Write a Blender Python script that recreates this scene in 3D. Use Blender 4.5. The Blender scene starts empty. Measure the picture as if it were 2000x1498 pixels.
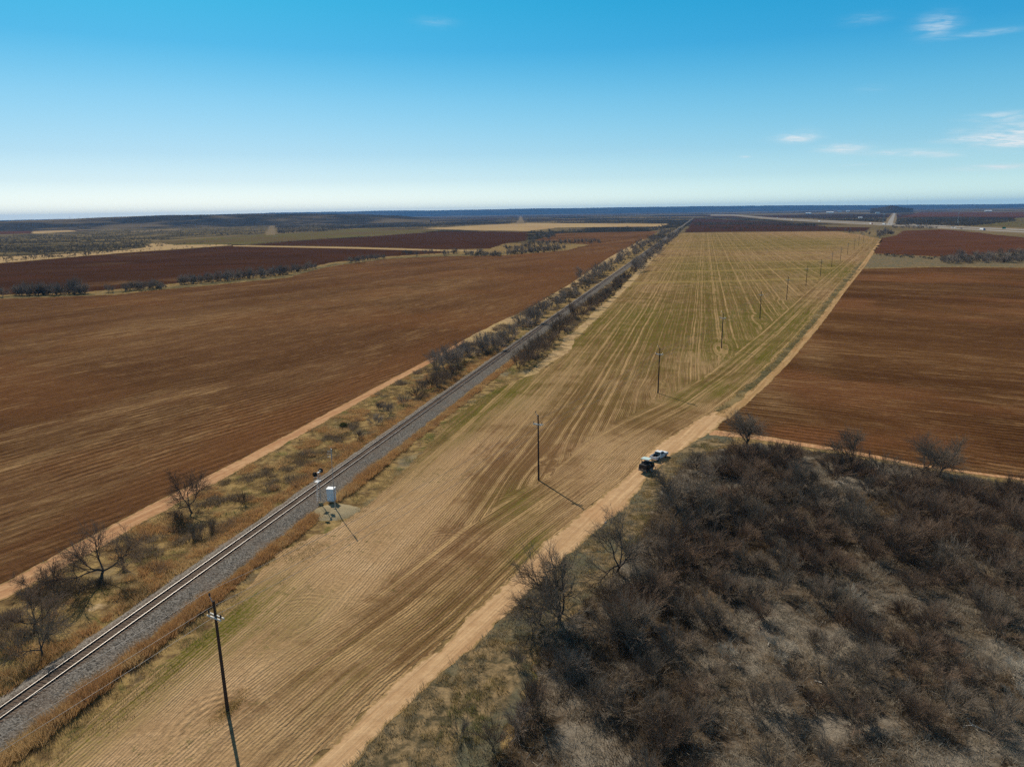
import bpy, math, random
import numpy as np
from mathutils import Vector, Matrix
from mathutils.geometry import delaunay_2d_cdt

random.seed(7)
RNG = np.random.default_rng(11)
scene = bpy.context.scene
COL = scene.collection
R = math.radians

# ------------------------------------------------------------------ camera frame
PW, PH, FL = 2000.0, 1498.0, 1386.0
CAM_H = 50.0
_p = math.atan(333.5 / FL)
_r = math.atan(0.0155)
FWD = np.array([0, math.cos(_p), -math.sin(_p)])
_rt = np.array([1.0, 0, 0])
_up = np.cross(_rt, FWD)
RT = _rt * math.cos(_r) - _up * math.sin(_r)
UP = _up * math.cos(_r) + _rt * math.sin(_r)
CAM = np.array([0, 0, CAM_H])

def ray(px, py):
    return FWD * FL + RT * (px - 1000) - UP * (py - 749)

def at(px, py, z=0.0):
    """ground point (at height z) seen at photo position px, py"""
    d = ray(px, py)
    return CAM + d * ((z - CAM_H) / d[2])

def proj(P):
    q = np.asarray(P, float) - CAM
    zz = np.maximum(q @ FWD, 1e-3)
    return np.stack([1000 + FL * (q @ RT) / zz, 749 - FL * (q @ UP) / zz], -1)

# railway frame: u to the right of the track centre, v along it
RAZ = R(15.0)
RO = np.array([-53.0, 63.0])
RD = np.array([math.sin(RAZ), math.cos(RAZ)])
RN = np.array([math.cos(RAZ), -math.sin(RAZ)])

def uv(P):
    q = np.asarray(P)[..., :2] - RO
    return q @ RN, q @ RD

def xy(u, v):
    return RO + RN * u + RD * v

# ------------------------------------------------------------------ object helpers
def tag(o, label=None, cat=None, group=None, kind=None):
    if label: o['label'] = label
    if cat: o['category'] = cat
    if group: o['group'] = group
    if kind: o['kind'] = kind
    return o

def mk(name, V, F, mat=None, parent=None, smooth=False):
    """one mesh object from vertex array and equal-sized face array"""
    V = np.asarray(V, np.float32); F = np.asarray(F, np.int32)
    me = bpy.data.meshes.new(name)
    me.vertices.add(len(V)); me.vertices.foreach_set('co', V.ravel())
    k = F.shape[1]
    me.loops.add(F.size); me.loops.foreach_set('vertex_index', F.ravel())
    me.polygons.add(len(F))
    me.polygons.foreach_set('loop_start', np.arange(0, F.size, k, dtype=np.int32))
    if smooth:
        me.polygons.foreach_set('use_smooth', np.ones(len(F), bool))
    me.update(calc_edges=True)
    if mat: me.materials.append(mat)
    o = bpy.data.objects.new(name, me); COL.objects.link(o)
    if parent: o.parent = parent
    return o

def empty(name, loc=(0, 0, 0), rz=0.0):
    o = bpy.data.objects.new(name, None); COL.objects.link(o)
    o.location = loc; o.rotation_euler = (0, 0, rz); o.empty_display_size = 0.3
    return o

def copy_tree(o, parent=None):
    c = o.copy(); COL.objects.link(c)
    if parent: c.parent = parent
    for ch in list(o.children):
        copy_tree(ch, c)
    return c

class MB:
    def __init__(s): s.v = []; s.f = []
    def add(s, V, F):
        b = len(s.v); s.v += [tuple(map(float, p)) for p in V]
        s.f += [tuple(i + b for i in f) for f in F]; return s
    def box(s, c, d, ch=0.0, rot=None):
        x, y, z = d[0] / 2, d[1] / 2, d[2] / 2
        if ch <= 0:
            V = [(i * x, j * y, k * z) for i in (-1, 1) for j in (-1, 1) for k in (-1, 1)]
            F = [(0, 1, 3, 2), (4, 6, 7, 5), (0, 4, 5, 1), (2, 3, 7, 6), (0, 2, 6, 4), (1, 5, 7, 3)]
        else:   # box with chamfered vertical and top edges
            def ring(zz, m):
                a, b = x - m, y - m
                return [(-a + ch, -b, zz), (a - ch, -b, zz), (a, -b + ch, zz), (a, b - ch, zz), (a - ch, b, zz), (-a + ch, b, zz), (-a, b - ch, zz), (-a, -b + ch, zz)]
            V = ring(-z, 0) + ring(z - ch, 0) + ring(z, ch * .9)
            F = [tuple(reversed(range(8))), tuple(range(16, 24))]
            for r in (0, 8):
                F += [(r + i, r + (i + 1) % 8, r + 8 + (i + 1) % 8, r + 8 + i) for i in range(8)]
        if rot is not None:
            V = [tuple(rot @ Vector(p)) for p in V]
        return s.add([(p[0] + c[0], p[1] + c[1], p[2] + c[2]) for p in V], F)
    def tube(s, p0, p1, r0, r1=None, k=8, cap=True):
        r1 = r0 if r1 is None else r1
        p0, p1 = Vector(p0), Vector(p1)
        d = (p1 - p0).normalized()
        a = d.orthogonal().normalized(); b = d.cross(a)
        V = [p + (a * math.cos(t) + b * math.sin(t)) * r for p, r in ((p0, r0), (p1, r1)) for t in [2 * math.pi * i / k for i in range(k)]]
        F = [(i, (i + 1) % k, k + (i + 1) % k, k + i) for i in range(k)]
        if cap: F += [tuple(reversed(range(k))), tuple(range(k, 2 * k))]
        return s.add(V, F)
    def prism(s, prof, x0, x1, inset=0.0):
        """profile of (y,z) points extruded along x"""
        n = len(prof)
        V = [(x0, y, z) for y, z in prof] + [(x1, y, z) for y, z in prof]
        F = [tuple(range(n)), tuple(reversed(range(n, 2 * n)))]
        F += [(i, n + i, n + (i + 1) % n, (i + 1) % n) for i in range(n)]
        return s.add(V, F)
    def lathe(s, prof, k=16, axis='z', c=(0, 0, 0)):
        V = []; n = len(prof)
        for i in range(k):
            t = 2 * math.pi * i / k
            for r, h in prof:
                p = (r * math.cos(t), r * math.sin(t), h)
                if axis == 'x': p = (h, r * math.cos(t), r * math.sin(t))
                if axis == 'y': p = (r * math.cos(t), h, r * math.sin(t))
                V.append((p[0] + c[0], p[1] + c[1], p[2] + c[2]))
        F = [(i * n + j, ((i + 1) % k) * n + j, ((i + 1) % k) * n + j + 1, i * n + j + 1) for i in range(k) for j in range(n - 1)]
        return s.add(V, F)
    def build(s, name, mat, parent=None, smooth=False):
        me = bpy.data.meshes.new(name); me.from_pydata(s.v, [], s.f)
        import bmesh
        bm = bmesh.new(); bm.from_mesh(me); bmesh.ops.recalc_face_normals(bm, faces=bm.faces); bm.to_mesh(me); bm.free()
        if smooth: me.polygons.foreach_set('use_smooth', [True] * len(me.polygons))
        me.materials.append(mat)
        o = bpy.data.objects.new(name, me); COL.objects.link(o)
        if parent: o.parent = parent
        return o

# ------------------------------------------------------------------ node helper
class NT:
    def __init__(s, tree): s.t = tree; s.n = tree.nodes; s.l = tree.links
    def put(s, sock, val):
        if isinstance(val, bpy.types.NodeSocket): s.l.new(val, sock)
        elif val is not None:
            if sock.type == 'RGBA' and len(val) == 3: val = (*val, 1)
            sock.default_value = val
    def m(s, op, a, b=None, c=None, clamp=False):
        n = s.n.new('ShaderNodeMath'); n.operation = op; n.use_clamp = clamp
        for i, x in enumerate((a, b, c)):
            if x is not None: s.put(n.inputs[i], x)
        return n.outputs[0]
    def vm(s, op, a, b=None):
        n = s.n.new('ShaderNodeVectorMath'); n.operation = op
        s.put(n.inputs[0], a)
        if b is not None: s.put(n.inputs[1], b)
        return n.outputs['Value'] if op in ('DOT_PRODUCT', 'LENGTH', 'DISTANCE') else n.outputs[0]
    def pos(s): return s.n.new('ShaderNodeNewGeometry').outputs['Position']
    def map(s, vec, rz=0.0, sc=(1, 1, 1)):
        if rz:
            n = s.n.new('ShaderNodeMapping'); s.put(n.inputs['Vector'], vec); n.inputs['Rotation'].default_value = (0, 0, rz); vec = n.outputs[0]
        n = s.n.new('ShaderNodeMapping'); s.put(n.inputs['Vector'], vec); n.inputs['Scale'].default_value = sc
        return n.outputs[0]
    def xyz(s, x, y, z=0.0):
        n = s.n.new('ShaderNodeCombineXYZ')
        for i, q in enumerate((x, y, z)): s.put(n.inputs[i], q)
        return n.outputs[0]
    def sep(s, v):
        n = s.n.new('ShaderNodeSeparateXYZ'); s.put(n.inputs[0], v); return n.outputs
    def noise(s, vec, sc=1.0, det=3.0, rough=.55, dist=0.0, dim='3D'):
        n = s.n.new('ShaderNodeTexNoise'); n.noise_dimensions = dim
        if vec is not None: s.put(n.inputs['Vector'], vec)
        n.inputs['Scale'].default_value = sc; n.inputs['Detail'].default_value = det
        n.inputs['Roughness'].default_value = rough; n.inputs['Distortion'].default_value = dist
        return n.outputs['Fac']
    def voro(s, vec, sc=1.0, out='Distance', rnd=1.0):
        n = s.n.new('ShaderNodeTexVoronoi'); s.put(n.inputs['Vector'], vec); n.inputs['Scale'].default_value = sc
        n.inputs['Randomness'].default_value = rnd
        return n.outputs[out]
    def ss(s, x, lo, hi):
        n = s.n.new('ShaderNodeMapRange'); n.interpolation_type = 'SMOOTHSTEP'
        s.put(n.inputs[0], x); n.inputs[1].default_value = lo; n.inputs[2].default_value = hi
        return n.outputs[0]
    def mix(s, f, a, b):
        n = s.n.new('ShaderNodeMix'); n.data_type = 'RGBA'
        s.put(n.inputs[0], f); s.put(n.inputs[6], a); s.put(n.inputs[7], b)
        return n.outputs[2]
    def scale(s, col, f):
        n = s.n.new('ShaderNodeVectorMath'); n.operation = 'SCALE'; s.put(n.inputs[0], col); s.put(n.inputs['Scale'], f)
        return n.outputs[0]
    def attr(s, name, out='Fac'):
        n = s.n.new('ShaderNodeAttribute'); n.attribute_name = name; return n.outputs[out]
    def bump(s, h, dist=.1, st=1.0):
        n = s.n.new('ShaderNodeBump'); n.inputs['Distance'].default_value = dist; n.inputs['Strength'].default_value = st
        s.put(n.inputs['Height'], h); return n.outputs[0]

def material(name):
    m = bpy.data.materials.new(name); m.use_nodes = True
    nt = NT(m.node_tree)
    b = m.node_tree.nodes['Principled BSDF']
    b.inputs['Roughness'].default_value = .9
    b.inputs['Specular IOR Level'].default_value = 0.0
    return m, nt, b

def plain(name, col, rough=.5, metal=0.0, var=.12, sc=3.0, spec=.4):
    m, nt, b = material(name)
    n = nt.noise(nt.pos(), sc, 4, .6)
    f = nt.m('MULTIPLY_ADD', n, 2 * var, 1 - var)
    nt.put(b.inputs['Base Color'], nt.scale(col, f))
    b.inputs['Roughness'].default_value = rough; b.inputs['Metallic'].default_value = metal
    b.inputs['Specular IOR Level'].default_value = spec
    return m

# ------------------------------------------------------------------ ground materials
TAN = (.375, .240, .124); SAND = (.56, .37, .20); SOIL = (.175, .098, .046)

def mat_plow(name, az, dark, mid, light, far=False, amt=.5, red=None, pale=(.30, .19, .09)):
    """ploughed soil, streaks running along azimuth az"""
    m, nt, b = material(name)
    P = nt.pos()
    wp = nt.noise(P, .006, 2, .5)
    p = nt.map(P, az)                       # y now runs along the rows
    p = nt.vm('ADD', p, nt.xyz(nt.m('MULTIPLY', wp, 22.0), 0.0))
    s0 = nt.noise(nt.map(p, 0, (.035, .004, 1)), 1, 4, .6, .5)
    s1 = nt.noise(nt.map(p, 0, (.24, .040, 1)), 1, 5, .72, .6)
    s2 = nt.noise(nt.map(p, 0, (.85, .075, 1)), 1, 5, .75, .4)
    s3 = nt.noise(nt.map(p, 0, (2.4, .22, 1)), 1, 4, .8, .3)
    big = nt.noise(P, .009, 4, .55, .6)
    mid_n = nt.noise(P, .16, 6, .78)
    c = nt.mix(nt.ss(nt.m('ADD', nt.m('MULTIPLY', big, .5), nt.m('MULTIPLY', s0, .5)), .38, .62), dark, mid)
    rd = red or (mid[0] * 1.04, mid[1] * .93, mid[2] * .84)
    c = nt.mix(nt.m('MULTIPLY', nt.ss(nt.noise(nt.vm('ADD', P, (300, 40, 0)), .012, 3, .5, .5), .48, .64), .8), c, rd)
    k = nt.m('ADD', nt.m('MULTIPLY', s1, .55), nt.m('MULTIPLY', s2, .45))
    gate = nt.ss(nt.m('ADD', nt.m('MULTIPLY', s0, .45), nt.m('MULTIPLY', mid_n, .55)), .42, .60)
    k = nt.m('MULTIPLY', nt.ss(k, .46, .62), gate)
    c = nt.mix(nt.m('MULTIPLY', k, amt * 1.7, clamp=True), c, light)
    lt = nt.attr('paint', 'Color'); ps = nt.sep(lt)
    c = nt.mix(nt.m('MULTIPLY', ps[0], nt.ss(nt.m('ADD', nt.m('MULTIPLY', s2, .6), nt.m('MULTIPLY', s1, .4)), .38, .62), clamp=True), c, pale)
    c = nt.mix(nt.m('MULTIPLY', ps[1], .85), c, rd)
    grain = nt.m('MULTIPLY_ADD', nt.noise(P, 1.0, 6, .85), 1.7, .15)
    st = nt.m('MULTIPLY_ADD', s3, 1.4, .30); px_ = nt.sep(p)[0]
    fl = nt.m('SINE', nt.m('ADD', nt.m('MULTIPLY', px_, 2 * math.pi / 2.3), nt.m('MULTIPLY', nt.noise(P, .25, 3, .6), 6.0)))
    fl = nt.m('MULTIPLY', fl, nt.m('MULTIPLY', nt.ss(nt.noise(P, .035, 4, .6), .35, .60), .30))
    st2 = nt.m('ADD', nt.m('MULTIPLY_ADD', s2, .7, .65), fl)
    c = nt.scale(c, nt.m('MULTIPLY', grain, nt.m('MULTIPLY', st, st2)))
    nt.put(b.inputs['Base Color'], c)
    if not far:
        nt.put(b.inputs['Normal'], nt.bump(nt.m('ADD', s3, nt.noise(P, 2.2, 4, .8)), .22, .9))
    return m

def mat_crop():
    m, nt, b = material('crop_field_soil')
    P = nt.pos()
    U = nt.m('ADD', nt.vm('DOT_PRODUCT', P, (RN[0], RN[1], 0)), nt.attr('rowoff'))
    V = nt.vm('DOT_PRODUCT', P, (RD[0], RD[1], 0))
    wob = nt.noise(P, .018, 3, .5)
    U = nt.m('ADD', U, nt.m('MULTIPLY', wob, 1.4))
    # on the headland beside the road the rows follow the road
    H = nt.attr('roadd')
    D2 = np.array([math.sin(R(29.6)), math.cos(R(29.6))])
    V2 = nt.vm('DOT_PRODUCT', P, (D2[0], D2[1], 0))
    hm = nt.m('GREATER_THAN', nt.m('ADD', H, nt.m('MULTIPLY', nt.noise(P, .06, 3, .6), 14.0)), 22.5)
    def lerp(a, c): return nt.m('ADD', a, nt.m('MULTIPLY', hm, nt.m('SUBTRACT', c, a)))
    RU = lerp(nt.m('MULTIPLY', H, 1.0), U); RV = lerp(V2, V)
    def streak(ku, kv, det, rough, dist=.15):
        return nt.noise(nt.xyz(nt.m('MULTIPLY', RU, ku), nt.m('MULTIPLY', RV, kv)), 1, det, rough, dist)
    a1 = streak(.22, .004, 3, .5); a2 = streak(.95, .012, 4, .6); a3 = streak(2.6, .06, 3, .7, .3)
    big = nt.noise(P, .016, 4, .6, .5); med = nt.noise(P, .12, 5, .65, .4); fin = nt.noise(P, 1.9, 5, .75)
    paint = nt.sep(nt.attr('paint', 'Color'))       # x green, y pale, z dark soil
    # brown soil against straw
    k = nt.m('ADD', nt.m('ADD', nt.m('MULTIPLY', a2, .5), nt.m('MULTIPLY', a1, .25)), nt.m('MULTIPLY', a3, .25))
    k = nt.m('ADD', k, nt.m('ADD', nt.m('MULTIPLY', nt.m('SUBTRACT', med, .5), .52), nt.m('MULTIPLY', nt.m('SUBTRACT', nt.noise(P, .045, 4, .6, .8), .5), .38)))
    k = nt.m('ADD', k, nt.m('MULTIPLY', nt.m('SUBTRACT', paint[1], paint[2]), .24))
    c = nt.mix(nt.ss(k, .34, .62), SOIL, TAN)
    c = nt.mix(nt.m('MULTIPLY', paint[1], nt.ss(med, .3, .75)), c, (.48, .325, .18))
    # green growth, along rows and in patches
    g = nt.m('ADD', nt.m('MULTIPLY', paint[0], 1.0), nt.m('MULTIPLY', nt.m('SUBTRACT', big, .56), .7))
    g = nt.m('MULTIPLY', g, nt.m('MULTIPLY_ADD', nt.ss(streak(1.5, .05, 4, .7), .36, .60), 1.5, .45))
    g = nt.m('MULTIPLY', g, nt.m('MULTIPLY_ADD', nt.ss(fin, .35, .65), .8, .35), clamp=True)
    c = nt.mix(nt.m('MULTIPLY', g, 1.0, clamp=True), c, nt.mix(nt.ss(med, .3, .7), (.105, .100, .018), (.165, .135, .032)))
    g2 = nt.m('MULTIPLY', nt.ss(nt.noise(P, .85, 5, .8), .53, .66), nt.ss(nt.noise(nt.vm('ADD', P, (13, 77, 0)), .075, 4, .6), .46, .62))
    c = nt.mix(nt.m('MULTIPLY', g2, .75), c, (.085, .088, .026))
    # wheel tracks: pale lines at machine widths, each with its own strength
    def tram(per, shift, wid, seed, lo, hi):
        q = nt.m('ADD', nt.m('DIVIDE', nt.m('ADD', RU, nt.m('MULTIPLY', nt.m('SUBTRACT', streak(.12, .006, 2, .5), .5), 1.6)), per), shift)
        cellv = nt.n.new('ShaderNodeTexWhiteNoise'); cellv.noise_dimensions = '1D'; nt.put(cellv.inputs['W'], nt.m('ADD', nt.m('FLOOR', q), seed))
        d = nt.m('MULTIPLY', nt.m('ABSOLUTE', nt.m('SUBTRACT', nt.m('FRACT', q), .5)), per)
        line = nt.m('SUBTRACT', 1.0, nt.ss(d, wid * .45, wid))
        return nt.m('MULTIPLY', line, nt.ss(cellv.outputs['Value'], lo, hi))
    fade = nt.m('MULTIPLY_ADD', nt.ss(nt.m('ADD', nt.m('MULTIPLY', med, .5), nt.m('MULTIPLY', streak(.5, .03, 4, .6), .5)), .36, .60), .85, .12)
    tr = nt.m('MAXIMUM', nt.m('MAXIMUM', tram(2.55, .0, .42, 3.0, .35, .95), nt.m('MULTIPLY', tram(1.33, .3, .28, 17.0, .4, 1.0), .8)), tram(6.1, .2, .55, 41.0, .1, .7))
    tr = nt.m('MULTIPLY', tr, fade, clamp=True)
    c = nt.mix(nt.m('MULTIPLY', tr, nt.m('SUBTRACT', 1.0, nt.m('MULTIPLY', paint[1], .7))), c, (.44, .29, .138))
    # level terraces far up the field
    sp = nt.sep(P)
    ty = nt.m('ADD', nt.m('ADD', sp[1], nt.m('MULTIPLY', sp[0], -.10)), nt.m('MULTIPLY', wob, 26.0))
    tw = nt.m('PINGPONG', nt.m('ADD', ty, 6.0), 43.0)
    tb = nt.m('SUBTRACT', 1.0, nt.ss(tw, 3.0, 8.0))
    tb = nt.m('MULTIPLY', nt.m('MULTIPLY', tb, nt.ss(sp[1], 440.0, 520.0)), hm)
    c = nt.mix(nt.m('MULTIPLY', tb, .55), c, (.34, .245, .085))
    c = nt.scale(c, nt.m('MULTIPLY', nt.m('MULTIPLY_ADD', fin, 1.5, .25), nt.m('MULTIPLY_ADD', a3, .9, .55)))
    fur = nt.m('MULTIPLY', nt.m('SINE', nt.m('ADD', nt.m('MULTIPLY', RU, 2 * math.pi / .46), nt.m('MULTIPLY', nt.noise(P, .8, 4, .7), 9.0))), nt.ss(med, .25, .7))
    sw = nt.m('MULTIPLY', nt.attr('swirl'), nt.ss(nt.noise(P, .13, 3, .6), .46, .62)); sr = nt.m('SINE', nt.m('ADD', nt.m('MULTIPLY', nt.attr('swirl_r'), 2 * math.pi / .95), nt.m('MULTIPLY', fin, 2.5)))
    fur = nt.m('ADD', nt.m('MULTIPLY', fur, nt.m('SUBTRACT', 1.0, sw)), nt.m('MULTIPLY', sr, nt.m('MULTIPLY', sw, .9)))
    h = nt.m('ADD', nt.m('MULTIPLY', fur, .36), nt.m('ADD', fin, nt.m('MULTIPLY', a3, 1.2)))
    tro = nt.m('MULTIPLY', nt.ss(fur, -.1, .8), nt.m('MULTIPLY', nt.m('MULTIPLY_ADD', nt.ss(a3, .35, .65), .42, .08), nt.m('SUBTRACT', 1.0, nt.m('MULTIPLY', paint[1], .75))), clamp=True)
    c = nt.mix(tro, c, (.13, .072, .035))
    nt.put(b.inputs['Base Color'], c)
    nt.put(b.inputs['Normal'], nt.bump(h, .16, .8))
    return m

def mat_dirt(name, az, base, rut, spread=1.0):
    m, nt, b = material(name)
    P = nt.pos(); p = nt.map(P, az)
    a = nt.noise(nt.map(p, 0, (1.3, .04, 1)), 1, 4, .6, .3)
    g = nt.noise(P, .7, 5, .65); f = nt.noise(P, 3.5, 4, .8); big = nt.noise(P, .05, 3, .5)
    c = nt.mix(nt.ss(nt.m('ADD', nt.m('MULTIPLY', a, .6), nt.m('MULTIPLY', g, .4)), .40, .66), rut, base)
    c = nt.mix(nt.m('MULTIPLY', nt.ss(big, .5, .75), .5), c, (rut[0] * 1.02, rut[1] * .88, rut[2] * .8))
    edge = nt.attr('edge')                    # 0 at the border, 1 in the middle
    e = nt.ss(nt.m('ADD', edge, nt.m('MULTIPLY', nt.m('SUBTRACT', g, .5), 1.1)), .0, .22)
    c = nt.mix(nt.m('SUBTRACT', 1.0, e), c, nt.mix(g, (.22, .145, .065), (.40, .27, .12)))
    c = nt.scale(c, nt.m('MULTIPLY_ADD', f, .5, .76))
    nt.put(b.inputs['Base Color'], c)
    nt.put(b.inputs['Normal'], nt.bump(nt.m('ADD', nt.m('MULTIPLY', a, 1.5), g), .12, .7))
    return m

def mat_ground():
    """rough grass near by, scrub plain far off"""
    m, nt, b = material('rough_grassland')
    P = nt.pos()
    n1 = nt.noise(P, .07, 5, .6, .5); n2 = nt.noise(P, .42, 5, .65, .3); n3 = nt.noise(P, 2.4, 5, .75)
    n4 = nt.noise(nt.vm('ADD', P, (91, 17, 0)), .16, 5, .65, .6)
    c = nt.mix(nt.ss(n2, .34, .66), (.13, .085, .042), (.36, .25, .105))
    c = nt.mix(nt.m('MULTIPLY', nt.ss(n4, .54, .68), .8), c, (.095, .105, .030))
    c = nt.mix(nt.m('MULTIPLY', nt.ss(n1, .55, .70), .7), c, (.19, .175, .125))
    c = nt.mix(nt.m('MULTIPLY', nt.ss(nt.noise(nt.vm('ADD', P, (7, 55, 0)), .11, 4, .6), .66, .72), .9), c, (.52, .38, .22))
    c = nt.scale(c, nt.m('MULTIPLY_ADD', n3, 1.1, .45))
    # far plain
    cell = nt.voro(nt.map(P, R(-14), (1, .55, 1)), 1 / 620.0, 'Color')
    cs = nt.sep(cell)
    f1 = nt.noise(P, .0022, 6, .62, .8); f2 = nt.noise(P, .022, 5, .7); f3 = nt.noise(P, .006, 4, .6, .5)
    wood = nt.mix(nt.ss(f2, .35, .7), (.016, .016, .014), (.045, .040, .028))
    grass = nt.mix(nt.ss(f3, .3, .7), (.21, .155, .078), (.14, .112, .055))
    soil = (.050, .024, .016)
    d = nt.mix(nt.ss(nt.m('ADD', f1, nt.m('MULTIPLY', f2, .25)), .61, .72), wood, grass)
    d = nt.mix(nt.m('MULTIPLY', nt.ss(cs[0], .76, .78), .85), d, grass)
    d = nt.mix(nt.m('MULTIPLY', nt.ss(cs[1], .80, .82), .9), d, soil)
    far = nt.ss(nt.m('ADD', nt.vm('LENGTH', P), nt.m('MULTIPLY', f3, 500.0)), 1350.0, 1650.0)
    c = nt.mix(far, c, d)
    nt.put(b.inputs['Base Color'], c)
    nt.put(b.inputs['Normal'], nt.bump(nt.m('ADD', n2, n3), .2, .6))
    return m

def mat_tint(name, c1, c2, c3, sc=(.05, .5, 2.5), az=None, bump=.15):
    """three-way mottled ground"""
    m, nt, b = material(name)
    P = nt.pos()
    Q = P if az is None else nt.map(P, az, (1, .12, 1))
    n1 = nt.noise(Q, sc[0], 5, .6, .5); n2 = nt.noise(Q, sc[1], 5, .65, .3); n3 = nt.noise(P, sc[2], 5, .75)
    c = nt.mix(nt.ss(n2, .34, .66), c1, c2)
    c = nt.mix(nt.m('MULTIPLY', nt.ss(n1, .46, .62), .9), c, c3)
    c = nt.scale(c, nt.m('MULTIPLY_ADD', n3, 1.0, .5))
    nt.put(b.inputs['Base Color'], c)
    if bump: nt.put(b.inputs['Normal'], nt.bump(nt.m('ADD', n2, n3), bump, .7))
    return m

def mat_ballast():
    m, nt, b = material('ballast_stone')
    P = nt.pos()
    s = nt.sep(nt.voro(P, 7.0, 'Color')); n = nt.noise(P, .25, 4, .6); f = nt.noise(P, 2.0, 4, .8)
    c = nt.mix(s[0], (.080, .070, .058), (.36, .325, .280))
    c = nt.mix(nt.m('MULTIPLY', nt.ss(n, .45, .7), .45), c, (.24, .18, .135))
    c = nt.mix(nt.m('MULTIPLY', nt.attr('track_brown'), .75), c, (.115, .082, .062))  # ballast turns dark brown between and close beside the rails
    c = nt.scale(c, nt.m('MULTIPLY_ADD', f, .8, .6))
    nt.put(b.inputs['Base Color'], c)
    nt.put(b.inputs['Normal'], nt.bump(nt.m('ADD', s[1], f), .12, 1.0))
    return m

def mat_blade(name, c1, c2, c3, sc=.5):
    m, nt, b = material(name)
    P = nt.pos()
    n = nt.noise(P, sc, 4, .65); n2 = nt.noise(P, sc * .22, 3, .6); n3 = nt.noise(P, 9.0, 2, .8)
    c = nt.mix(nt.ss(n, .35, .65), c1, c2)
    c = nt.mix(nt.ss(n2, .48, .66), c, c3)
    c = nt.scale(c, nt.m('MULTIPLY_ADD', n3, 1.0, .5))
    nt.put(b.inputs['Base Color'], c)
    b.inputs['Roughness'].default_value = .8
    tr = nt.n.new('ShaderNodeBsdfTranslucent'); nt.put(tr.inputs['Color'], c)
    mx = nt.n.new('ShaderNodeMixShader'); mx.inputs[0].default_value = .5
    nt.l.new(b.outputs[0], mx.inputs[1]); nt.l.new(tr.outputs[0], mx.inputs[2])
    nt.l.new(mx.outputs[0], nt.n['Material Output'].inputs['Surface'])
    return m

def mat_twig(name, c1, c2):
    m, nt, b = material(name)
    r = nt.n.new('ShaderNodeObjectInfo').outputs['Random']
    n = nt.noise(nt.pos(), 2.2, 3, .6)
    c = nt.scale(nt.mix(r, c1, c2), nt.m('MULTIPLY_ADD', n, 1.0, .5))
    nt.put(b.inputs['Base Color'], c)
    b.inputs['Roughness'].default_value = .85
    return m

M = {}
M['ground'] = mat_ground()
M['crop'] = mat_crop()
M['plow_l'] = mat_plow('ploughed_brown_soil', R(31), (.092, .045, .0205), (.138, .071, .0335), (.27, .165, .078), False, .45)
M['plow_r'] = mat_plow('ploughed_red_soil', R(121), (0.0762, 0.0348, 0.0143), (0.1165, 0.0564, 0.0231), (0.2408, 0.1380, 0.0626), False, .5, (0.1546, 0.0672, 0.0286))
M['plow_far'] = mat_plow('far_ploughed_soil', R(80), (0.0470, 0.0218, 0.0115), (0.0602, 0.0293, 0.0162), (0.0893, 0.0529, 0.0324), True, .35, (0.0658, 0.0287, 0.0149))
M['plow_red'] = mat_plow('far_red_soil', R(70), (0.0770, 0.0324, 0.0161), (0.1012, 0.0446, 0.0217), (0.1430, 0.0756, 0.0378), True, .4, (0.1045, 0.0419, 0.0203))
M['road'] = mat_dirt('sandy_road', R(29.6), (.60, .405, .225), (.44, .275, .145))
M['path'] = mat_dirt('red_sand_path', R(22), (.56, .345, .185), (.40, .215, .11))
M['twotrack'] = mat_dirt('two_track_dirt', R(30), (.50, .33, .165), (.33, .20, .09))
M['ballast'] = mat_ballast()
M['litter'] = mat_tint('twig_litter', (.034, .026, .018), (.150, .110, .072), (.27, .235, .185), (.10, .8, 3.0))
M['weedy'] = mat_tint('grey_weedy_soil', (.075, .064, .038), (.30, .215, .115), (.12, .12, .08), (.12, .7, 2.5))
M['sandstrip'] = mat_tint('pale_sand', (.30, .20, .10), (.52, .37, .20), (.42, .30, .14), (.07, .3, 2.0))
M['ditch'] = mat_tint('ditch_weeds', (.075, .066, .034), (.15, .125, .065), (.26, .19, .09), (.08, .5, 2.0))
M['greenfield'] = mat_tint('far_green_field', (.105, .095, .035), (.145, .12, .048), (.125, .085, .045), (.004, .03, .3), None, 0)
M['tanfield'] = mat_tint('far_straw_field', (.38, .27, .13), (.46, .33, .165), (.36, .24, .12), (.006, .05, .3), None, 0)
M['faintstrip'] = mat_tint('far_worn_grass', (.20, .15, .085), (.26, .195, .11), (.15, .12, .07), (.01, .06, .4), None, 0)
M['scrubland'] = mat_tint('far_scrub_floor', (.055, .048, .033), (.105, .088, .046), (.22, .165, .080), (.010, .05, .4), None, 0)
M['asphalt'] = mat_tint('worn_asphalt', (.30, .285, .26), (.36, .34, .31), (.32, .29, .25), (.01, .1, 2.0), None, 0)
M['hill'] = mat_tint('far_hillside', (.010, .012, .014), (.022, .022, .020), (.045, .036, .024), (.0012, .006, .04), None, 0)
M['ridge'] = mat_tint('scrubby_ridge', (.020, .021, .019), (.055, .048, .034), (.15, .115, .066), (.0022, .012, .08), None, 0)
M['gravel'] = mat_tint('tan_gravel', (.33, .27, .165), (.39, .32, .20), (.29, .235, .14), (.3, 2.0, 9.0))

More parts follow.
